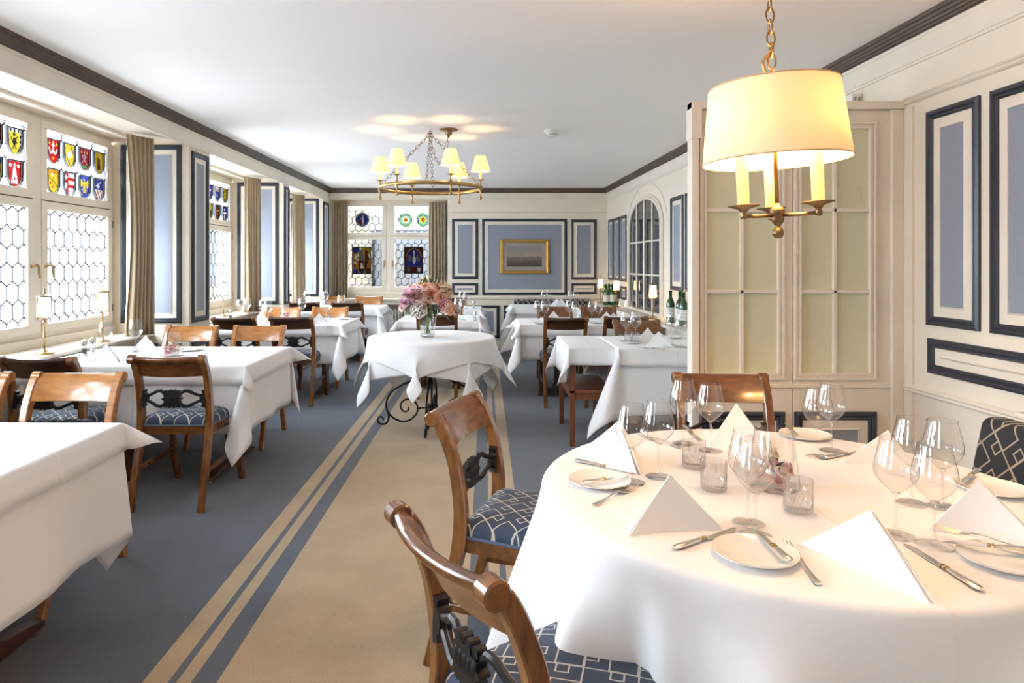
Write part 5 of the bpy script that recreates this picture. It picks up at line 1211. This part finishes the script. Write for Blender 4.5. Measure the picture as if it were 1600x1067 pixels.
for k in range(22):
    a = rnd.uniform(0, 6.28); r0 = rnd.uniform(0, .035); b = a+pi*.8; r1 = rnd.uniform(.01, .06); m.tube([(r0*cos(a), r0*sin(a), .005), (r1*.4*cos(b), r1*.4*sin(b), .12), (r1*cos(b), r1*sin(b), .24)], .0028, 5)
obj('stem', m, STEMG, bq)['label'] = 'green stems'
SC = vy/FPX
for px, py, R, kd, mi, dep in ((640, 461, 17, 'mum', 1, -.04), (634, 472, 13, 'mum', 1, -.06), (646, 452, 12, 'rose', 2, 0), (652, 461, 17, 'rose', 0, -.08), (656, 447, 12, 'rose', 3, .02), (663, 437, 12, 'lily', 3, .03), (668, 452, 15, 'rose', 2, -.03), (675, 458, 14, 'rose', 5, -.08), (690, 455, 15, 'lily', 2, -.02),
    (697, 447, 11, 'lily', 3, .0), (700, 456, 14, 'rose', 3, -.04), (690, 464, 16, 'mum', 5, -.10), (694, 474, 15, 'mum', 1, -.10), (698, 478, 13, 'ball', 2, -.09), (657, 483, 15, 'ball', 4, -.13), (629, 480, 9, 'mum', 4, -.05), (706, 482, 11, 'rose', 2, -.03), (685, 443, 10, 'rose', 3, .06), (674, 443, 10, 'mum', 4, .04), (646, 466, 12, 'rose', 0, -.05), (683, 450, 10, 'rose', 2, .05), (665, 466, 12, 'rose', 5, -.02)):
    x = (px-668)*SC; z = EYE-(py-VY)*SC-.787
    flower(bq, kd, mi, (x, dep, z), R*SC*.85, (x*3, dep*6-.25, z-.22))
for k in range(110):
    a = rnd.uniform(0, 6.28); r_ = rnd.uniform(.04, .19); z = rnd.uniform(.22, .40); c = (r_*cos(a), r_*sin(a)*.8-.02, z); leaf(bq, c, (cos(a), sin(a)-.2, rnd.uniform(-.5, .4)), rnd.uniform(.05, .09), LEAFG if k % 3 == 0 else LEAF)
for k in range(60):
    a = rnd.uniform(0, 6.28); r_ = rnd.uniform(.05, .15); leaf(bq, (r_*cos(a), r_*sin(a)*.8-.03, rnd.uniform(.17, .27)), (cos(a), sin(a)-.3, rnd.uniform(-.9, .1)), rnd.uniform(.06, .10), LEAFG if k % 3 == 0 else LEAF)
for k in range(8): leaf(bq, ((rnd.uniform(-.1, .1)), 0, .42), (rnd.uniform(-.6, .6), -.2, 1), .07, LEAFG if k % 2 else STEMG)
# ---------------------------------------------------------------- benches
bn = thing('banquette', 'dark lattice patterned bench along the right wall beside the round table', 'bench', (0, 0, 0))
m = MB(); m.prism([(1.86, .44), (1.93, .765), (1.95, .785), (2.02, .785), (2.04, .765), (2.04, .44)], 1.5, None, 0, 1.12); obj('backrest', m, BENCHM, bn, bevel=.012)
m = MB(); m.box(1.52, 1.90, 1.12, 2.61, .36, .46); obj('bench_seat', m, BENCHM, bn, bevel=.02)
obj('base', MB().box(1.58, 2.02, 1.15, 2.59, 0, .36), WOODD, bn)
lg = thing('wall_ledge', 'cream ledge board behind the patterned bench at right', 'shelf', (0, 0, 0))
obj('board', MB().box(2.045, xr(2.5)-.004, .6, 2.60, .792, .808), CREAM2, lg, bevel=.003); obj('bracket', MB().box(2.06, xr(2.5)-.004, .62, 2.58, .20, .792), CREAM2, lg)
m = MB(); m.lathe([(.012, 0), (.006, .008), (.009, .018), (.001, .022)], 12, (2.10, 2.43, .808)); obj('knob', m, BRASS, lg, smooth=True)
bn = thing('banquette', 'low dark lattice bench along the end wall below the gilt picture', 'bench', (0, 0, 0))
obj('backrest', MB().box(.45, 1.66, 10.60, 10.74, .44, .82), BENCHB, bn, bevel=.02); obj('bench_seat', MB().box(.45, 1.66, 10.30, 10.60, .36, .47), BENCHB, bn, bevel=.02); obj('base', MB().box(.48, 1.63, 10.33, 10.72, 0, .36), WOODD, bn)
# ---------------------------------------------------------------- gilt picture
x0, x1, z0, z1 = bx(781), bx(857.5), bz(428), bz(374)
pc = thing('framed_picture', 'landscape picture in a gilt frame on the blue end wall panel', 'picture', ((x0+x1)/2, YB-.012, (z0+z1)/2)); hx, hz = (x1-x0)/2, (z1-z0)/2
def ringm(mb, hx, hz, prof, mi=0):
    vs = []; 
    for i, h in prof: vs += [(-hx+i, -h, -hz+i), (hx-i, -h, -hz+i), (hx-i, -h, hz-i), (-hx+i, -h, hz-i)]
    mb.add(vs, [(i*4+k, i*4+(k+1) % 4, (i+1)*4+(k+1) % 4, (i+1)*4+k) for i in range(len(prof)-1) for k in range(4)], None, mi)
m = MB(); ringm(m, hx, hz, [(0, 0), (0, .02), (.01, .032), (.025, .034), (.035, .024), (.045, .026), (.055, .012), (.055, .005)]); obj('picture_frame', m, GOLD, pc)
m = MB(); m.box(-hx+.055, hx-.055, -.008, 0, -hz+.055, hz-.055); obj('mount', m, mat('taupe_mount', (.32, .28, .24), .8), pc)
def picture_mat():
    m_, t_ = newmat('dusk_landscape'); o_ = nd(t_, 'OutputMaterial'); b_ = nd(t_, 'BsdfPrincipled'); t_.links.new(b_.outputs[0], o_.inputs[0]); b_.inputs['Roughness'].default_value = .25
    c_ = nd(t_, 'TexCoord'); s_ = nd(t_, 'SeparateXYZ'); t_.links.new(c_.outputs['Generated'], s_.inputs[0]); r_ = nd(t_, 'ValToRGB'); e_ = r_.color_ramp.elements
    n_ = nd(t_, 'TexNoise'); n_.inputs['Scale'].default_value = 14; n_.inputs['Detail'].default_value = 8; t_.links.new(c_.outputs['Generated'], n_.inputs['Vector'])
    a_ = nd(t_, 'Math', operation='MULTIPLY_ADD'); a_.inputs[1].default_value = .35; t_.links.new(n_.outputs[0], a_.inputs[0]); t_.links.new(s_.outputs['Z'], a_.inputs[2])
    e_[0].position = .1; e_[0].color = (.05, .04, .035, 1); e_[1].position = 1; e_[1].color = (.22, .22, .22, 1)
    for p_, q_ in ((.4, (.09, .075, .06)), (.55, (.16, .13, .10)), (.62, (.13, .13, .14)), (.7, (.36, .27, .18)), (.85, (.28, .25, .22))): x_ = e_.new(p_); x_.color = (*q_, 1)
    t_.links.new(a_.outputs[0], r_.inputs[0]); t_.links.new(r_.outputs[0], b_.inputs['Base Color']); return m_
m = MB(); m.box(-hx+.115, hx-.115, -.011, -.008, -hz+.12, hz-.11); obj('painting', m, picture_mat(), pc)
# ---------------------------------------------------------------- lamps
def light(loc, p, col=(1, .62, .30), r=.015):
    ld = bpy.data.lights.new('lamp_light', 'POINT'); ld.energy = p*PW; ld.color = col; ld.shadow_soft_size = r
    o = bpy.data.objects.new('lamp_light', ld); COL.objects.link(o); o.location = loc; return o
def chain(mb, a, b, sag=0, link=.036, r=.0022, pts=None):
    if pts is None: a, b = Vector(a), Vector(b); n = max(2, int((b-a).length/(link*.72))); pts = [a+(b-a)*i/n for i in range(n+1)]
    for i in range(len(pts)-1):
        p, q = Vector(pts[i]), Vector(pts[i+1]); d = (q-p).normalized(); L = (q-p).length*.68
        u = d.cross(Vector((0, 0, 1)) if abs(d.z) < .9 else Vector((1, 0, 0))).normalized(); v_ = d.cross(u)
        w_ = u if i % 2 else v_; c = (p+q)/2; wd_ = link*.26
        mb.tube([c+d*(cos(t_)*L)*(1 if abs(cos(t_)) > .5 else 1)+w_*(sin(t_)*wd_) for t_ in [2*pi*k/10 for k in range(10)]], r, 5, closed=True)
# ring chandelier
RX, RY, RZ, RR = -.505, 6.10, 2.063, .459
ch = thing('chandelier', 'brass ring chandelier with six small cream shades hanging over the aisle', 'chandelier', (RX, RY, 0))
m = MB(); m.tube([(RR*cos(a), RR*sin(a), RZ) for a in [2*pi*i/64 for i in range(64)]], .017, 10, closed=True); obj('ring', m, BRASS, ch, smooth='all')
for k in range(6):
    a = radians(-3+60*k); X, Y = RR*cos(a), RR*sin(a)
    arm = obj('candle_arm', MB().lathe([(.001, -.106), (.012, -.100), (.016, -.088), (.010, -.076), (.006, -.07), (.008, -.03), (.013, -.02), (.020, 0), (.014, .022), (.007, .03), (.006, .062), (.014, .07), (.034, .076), (.034, .079), (.008, .082)], 14, (X, Y, RZ)), BRASS, ch, smooth='all')
    obj('candle', MB().lathe([(.011, .08), (.011, .185)], 12, (X, Y, RZ)), CANDLE, arm, smooth='all')
    obj('bulb', MB().ball((X, Y, RZ+.205), .013, 10, 8, sz=1.6), BULB, arm, smooth='all')
    sh = obj('lamp_shade', MB().lathe([(.086, .150), (.0865, .153), (.046, .288), (.045, .290)], 28, (X, Y, RZ), cap=False), MINI, ch, smooth='all')
    light((RX+X, RY+Y, RZ+.212), 4.2)
m = MB(); hook = (0.0, 0, 2.585)
for a in (0, 90, 180, 270): chain(m, (0.0, 0, 2.56), (RR*cos(radians(a+1)), RR*sin(radians(a+1)), RZ+.015), link=.05)
sw = [(x, 0, 2.56-.27*(1-((x-.084)/.084)**2)**1+0) for x in [.168*i/14 for i in range(15)]]; chain(m, None, None, pts=sw, link=.045)
obj('chain', m, BRASSD, ch, smooth='all')
m = MB(); m.lathe([(.085, 0), (.083, -.008), (.03, -.016), (.033, -.03), (.028, -.05), (.012, -.058), (.01, -.075)], 24, (.168, 0, 2.6)); obj('canopy', m, BRASSD, ch, smooth='all')
m = MB(); m.tube([(0, 0, 2.6), (0, 0, 2.585), (.012, 0, 2.575), (.008, 0, 2.56), (-.008, 0, 2.562)], .004, 6); m.tube([(.016*cos(a), 0, 2.565+.016*sin(a)) for a in [2*pi*i/12 for i in range(12)]], .003, 6, closed=True); obj('hook', m, BRASSD, ch, smooth='all')
# pendant over the round table
LX, LY = .832, 1.93
pd = thing('pendant_lamp', 'large cream drum pendant lamp with three candles over the round table', 'lamp', (LX, LY, 1.674)); pd.rotation_euler = (0, radians(-2.2), 0)
sh = obj('lamp_shade', MB().lathe([(.200, 0), (.176, .213)], 64, cap=False), SHADE, pd, smooth='all')
m = MB(); m.tube([(.2*cos(a), .2*sin(a), 0) for a in [2*pi*i/64 for i in range(64)]], .0022, 6, closed=True); m.tube([(.176*cos(a), .176*sin(a), .213) for a in [2*pi*i/64 for i in range(64)]], .0022, 6, closed=True); obj('shade_edge', m, mat('shade_binding', (.62, .45, .28), .8), sh, smooth='all')
m = MB(); m.tube([(0, 0, -.12), (0, 0, .235)], .006, 10)
for a in (0, 120, 240): m.tube([(0, 0, .19), (.176*cos(radians(a)), .176*sin(radians(a)), .208)], .002, 6)
obj('rod', m, BRASS, pd, smooth='all')
obj('finial', MB().lathe([(.001, -.222), (.010, -.220), (.016, -.208), (.014, -.196), (.007, -.190), (.007, -.184), (.015, -.176), (.018, -.165), (.018, -.150), (.021, -.145), (.019, -.135), (.008, -.128), (.006, -.12)], 18), BRASSD, pd, smooth='all')
for a in (195, 75, 315):
    q = radians(a); X, Y = .112*cos(q), .112*sin(q)
    m = MB(); m.tube([(0, 0, -.155), (X*.6, Y*.6, -.157), (X, Y, -.156)], .0055, 8); m.lathe([(.001, -.166), (.009, -.162), (.010, -.154), (.007, -.146), (.016, -.136), (.042, -.128), (.043, -.125), (.008, -.124)], 20, (X, Y, 0)); arm = obj('candle_arm', m, BRASSD, pd, smooth='all')
    obj('candle', MB().lathe([(.0165, -.124), (.0165, .045)], 18, (X, Y, 0)), CANDLE, arm, smooth='all'); obj('bulb', MB().ball((X, Y, .07), .018, 10, 8, sz=1.5), BULB, arm, smooth='all')
    light((LX+X, LY+Y, 1.674+.11), 10.0, (1, .56, .23), .02)
m = MB(); z = 1.90; i = 0
chain(m, (0, 0, .27), (0, 0, .90), link=.045, r=.0028); obj('chain', m, BRASSD, pd, smooth='all')
m = MB(); m.tube([(0, 0, .225), (-.006, 0, .245), (-.022, 0, .262), (-.026, 0, .285), (-.012, 0, .305), (.002, 0, .318), (.006, 0, .335)], .0045, 8); m.tube([(.008*cos(a)+.004, 0, .25+.014*sin(a)) for a in [2*pi*i/12 for i in range(12)]], .003, 6, closed=True)
obj('hook', m, BRASS, pd, smooth='all'); obj('canopy', MB().lathe([(.06, .926), (.058, .915), (.02, .90)], 24), BRASSD, pd, smooth='all')
fill_pendant = copy_tree(pd); fill_pendant.location = (.6, -1.1, 1.674); fill_pendant['label'] = 'added cream drum pendant lamp behind the camera position, out of view, for warm fill'  # unseen copy of the pendant, added to warm and brighten the foreground
for a in (195, 75, 315): light((.6+.112*cos(radians(a)), -1.1+.112*sin(radians(a)), 1.784), 7.0, (1, .56, .23), .02)  # warm fill lights inside the added pendant
# smoke detector
sd = thing('smoke_detector', 'cream smoke detector on the ceiling right of the chandelier', 'detector', (.604, 6.16, 2.6))
obj('housing', MB().lathe([(.072, 0), (.070, -.012), (.056, -.022)], 28), WHITEP, sd, smooth=30); obj('sensor_head', MB().lathe([(.054, -.022), (.052, -.045), (.042, -.055), (.001, -.057)], 28), WHITEP, sd, smooth=30)
m = MB()
for k in range(8): a = pi*k/4; m.tube([(.052*cos(a+.1), .052*sin(a+.1), -.040), (.052*cos(a+.6), .052*sin(a+.6), -.040)], .003, 5)
obj('vent_slot', m, DARKP, sd)
# table lamps
def table_lamp(lit):
    t = thing('table_lamp', '', 'lamp')
    obj('base', MB().lathe([(.055, 0), (.056, .006), (.045, .012), (.018, .018), (.010, .03)], 24), BRASS, t, smooth='all')
    obj('pole', MB().lathe([(.006, .02), (.006, .10), (.010, .104), (.010, .112), (.005, .118), (.005, .20), (.010, .205), (.010, .215), (.005, .22), (.005, .23)], 12), BRASS, t, smooth='all')
    m = MB(); m.lathe([(.030, .228), (.030, .232)], 20); m.tube([(.042, 0, .23), (.040, 0, .38)], .0035, 8); m.tube([(-.042, 0, .23), (-.040, 0, .38)], .0035, 8); m.tube([(-.042, 0, .23), (.042, 0, .23)], .004, 8)
    m.lathe([(.046, .376), (.046, .384), (.02, .390), (.006, .395), (.004, .43), (.002, .435)], 20); obj('shade_carrier', m, BRASSD, t, smooth=40)
    obj('glass_shade', MB().lathe([(.043, .245), (.036, .372)], 20, cap=False), FROSTL if lit else FROSTC, t, smooth='all')
    if lit: obj('bulb', MB().ball((0, 0, .31), .012, 10, 8), BULB, t)
    return t
for x, y, lb in ((-2.91, 4.43, 'brass table lamp with frosted shade on the nearest window ledge, left one'), (-2.92, 5.12, 'brass table lamp on the nearest window ledge, right one by the mills'), (-2.95, 7.56, 'brass table lamp with square looking shade on the middle window ledge')):
    place('tl0', lambda: table_lamp(False), lb, (x, y, .785), .4, 'unlit table lamps on the window ledges')
for (px, Y, sc_), lb in (((1020, 7.45, 1.0), 'lit brass table lamp in front of the arched mirror'), ((963, 9.55, 1.0), 'lit brass table lamp between the wall bottles and the arched mirror'), ((938, 10.5, 1.0), 'lit brass table lamp in the far right corner')):
    x = (px-VX)*Y/FPX; place('tl1', lambda: table_lamp(True), lb, (x, Y, .766), .3, 'lit table lamps on the right ledge'); light((x, Y, .766+.31), 4.0, (1, .62, .3), .02)
# ---------------------------------------------------------------- wine bottles
BG = mat('green_bottle_glass', (.012, .07, .018), .08, coat=.6, scale=2, col2=(.01, .06, .015)); LBL = mat('paper_label', (.80, .78, .74), .7); INK = mat('label_ink', (.25, .22, .2), .7); FOIL = mat('bottle_foil', (.03, .10, .04), .3, metal=.5)
def bottle():
    t = thing('wine_bottle', '', 'bottle')
    obj('bottle_glass', MB().lathe([(.036, 0), (.040, .006), (.040, .175), (.036, .205), (.020, .235), (.0145, .25), (.0145, .275)], 24), BG, t, smooth='all')
    obj('neck_foil', MB().lathe([(.0152, .262), (.0152, .295), (.017, .297), (.017, .305), (.014, .312)], 16), FOIL, t, smooth='all')
    lb_ = obj('label', MB().lathe([(.0406, .055), (.0406, .150)], 24, cap=False), LBL, t, smooth='all'); m = MB()
    for z in (.075, .085, .11, .118, .135): m.lathe([(.0409, z), (.0409, z+.002)], 24, cap=False)
    obj('label_print', m, INK, lb_); return t
for i, (x, y, lb) in enumerate(((1.93, 7.02, 'green bottle on the right ledge, left of the row beside the partition'), (1.97, 6.82, 'green bottle on the right ledge, second of the row beside the partition'), (1.95, 6.62, 'green bottle on the right ledge, third of the row, next to partition'), (2.02, 6.95, 'green bottle at the wall behind the row beside the partition'))):
    place('bt', bottle, lb, (x, y, .765), 0, 'green wine bottles on the right ledge', s=1.08)
for i, px in enumerate((947, 956.5, 951.5, 961)):
    Y = 9.98 if i < 2 else 10.10; x = (px-VX)*Y/FPX
    place('bt', bottle, ('front left', 'front right', 'rear left', 'rear right')[i]+' white labelled bottle of the cluster by the corner lamps', (x, Y, .765), .4, 'bottles in the far corner', s=1.0)
gp = thing('green_plant', 'small green plant with yellow bloom among the corner bottles', 'plant', (1.86, 10.42, .766))
obj('plant_pot', MB().lathe([(.04, 0), (.05, .12), (.046, .12), (.04, .02)], 16), DARKP, gp)
for k in range(26): a = rnd.uniform(0, 6.28); leaf(gp, (.03*cos(a), .03*sin(a), rnd.uniform(.12, .26)), (cos(a), sin(a), rnd.uniform(0, 1.2)), rnd.uniform(.06, .1), LEAF)
YF = mat('yellow_petals', (.75, .65, .05), .6); o = obj('flower', mesh('flower', petal_flower('mum', .04, 2), YF), None, gp); o.location = (-.05, -.04, .27)
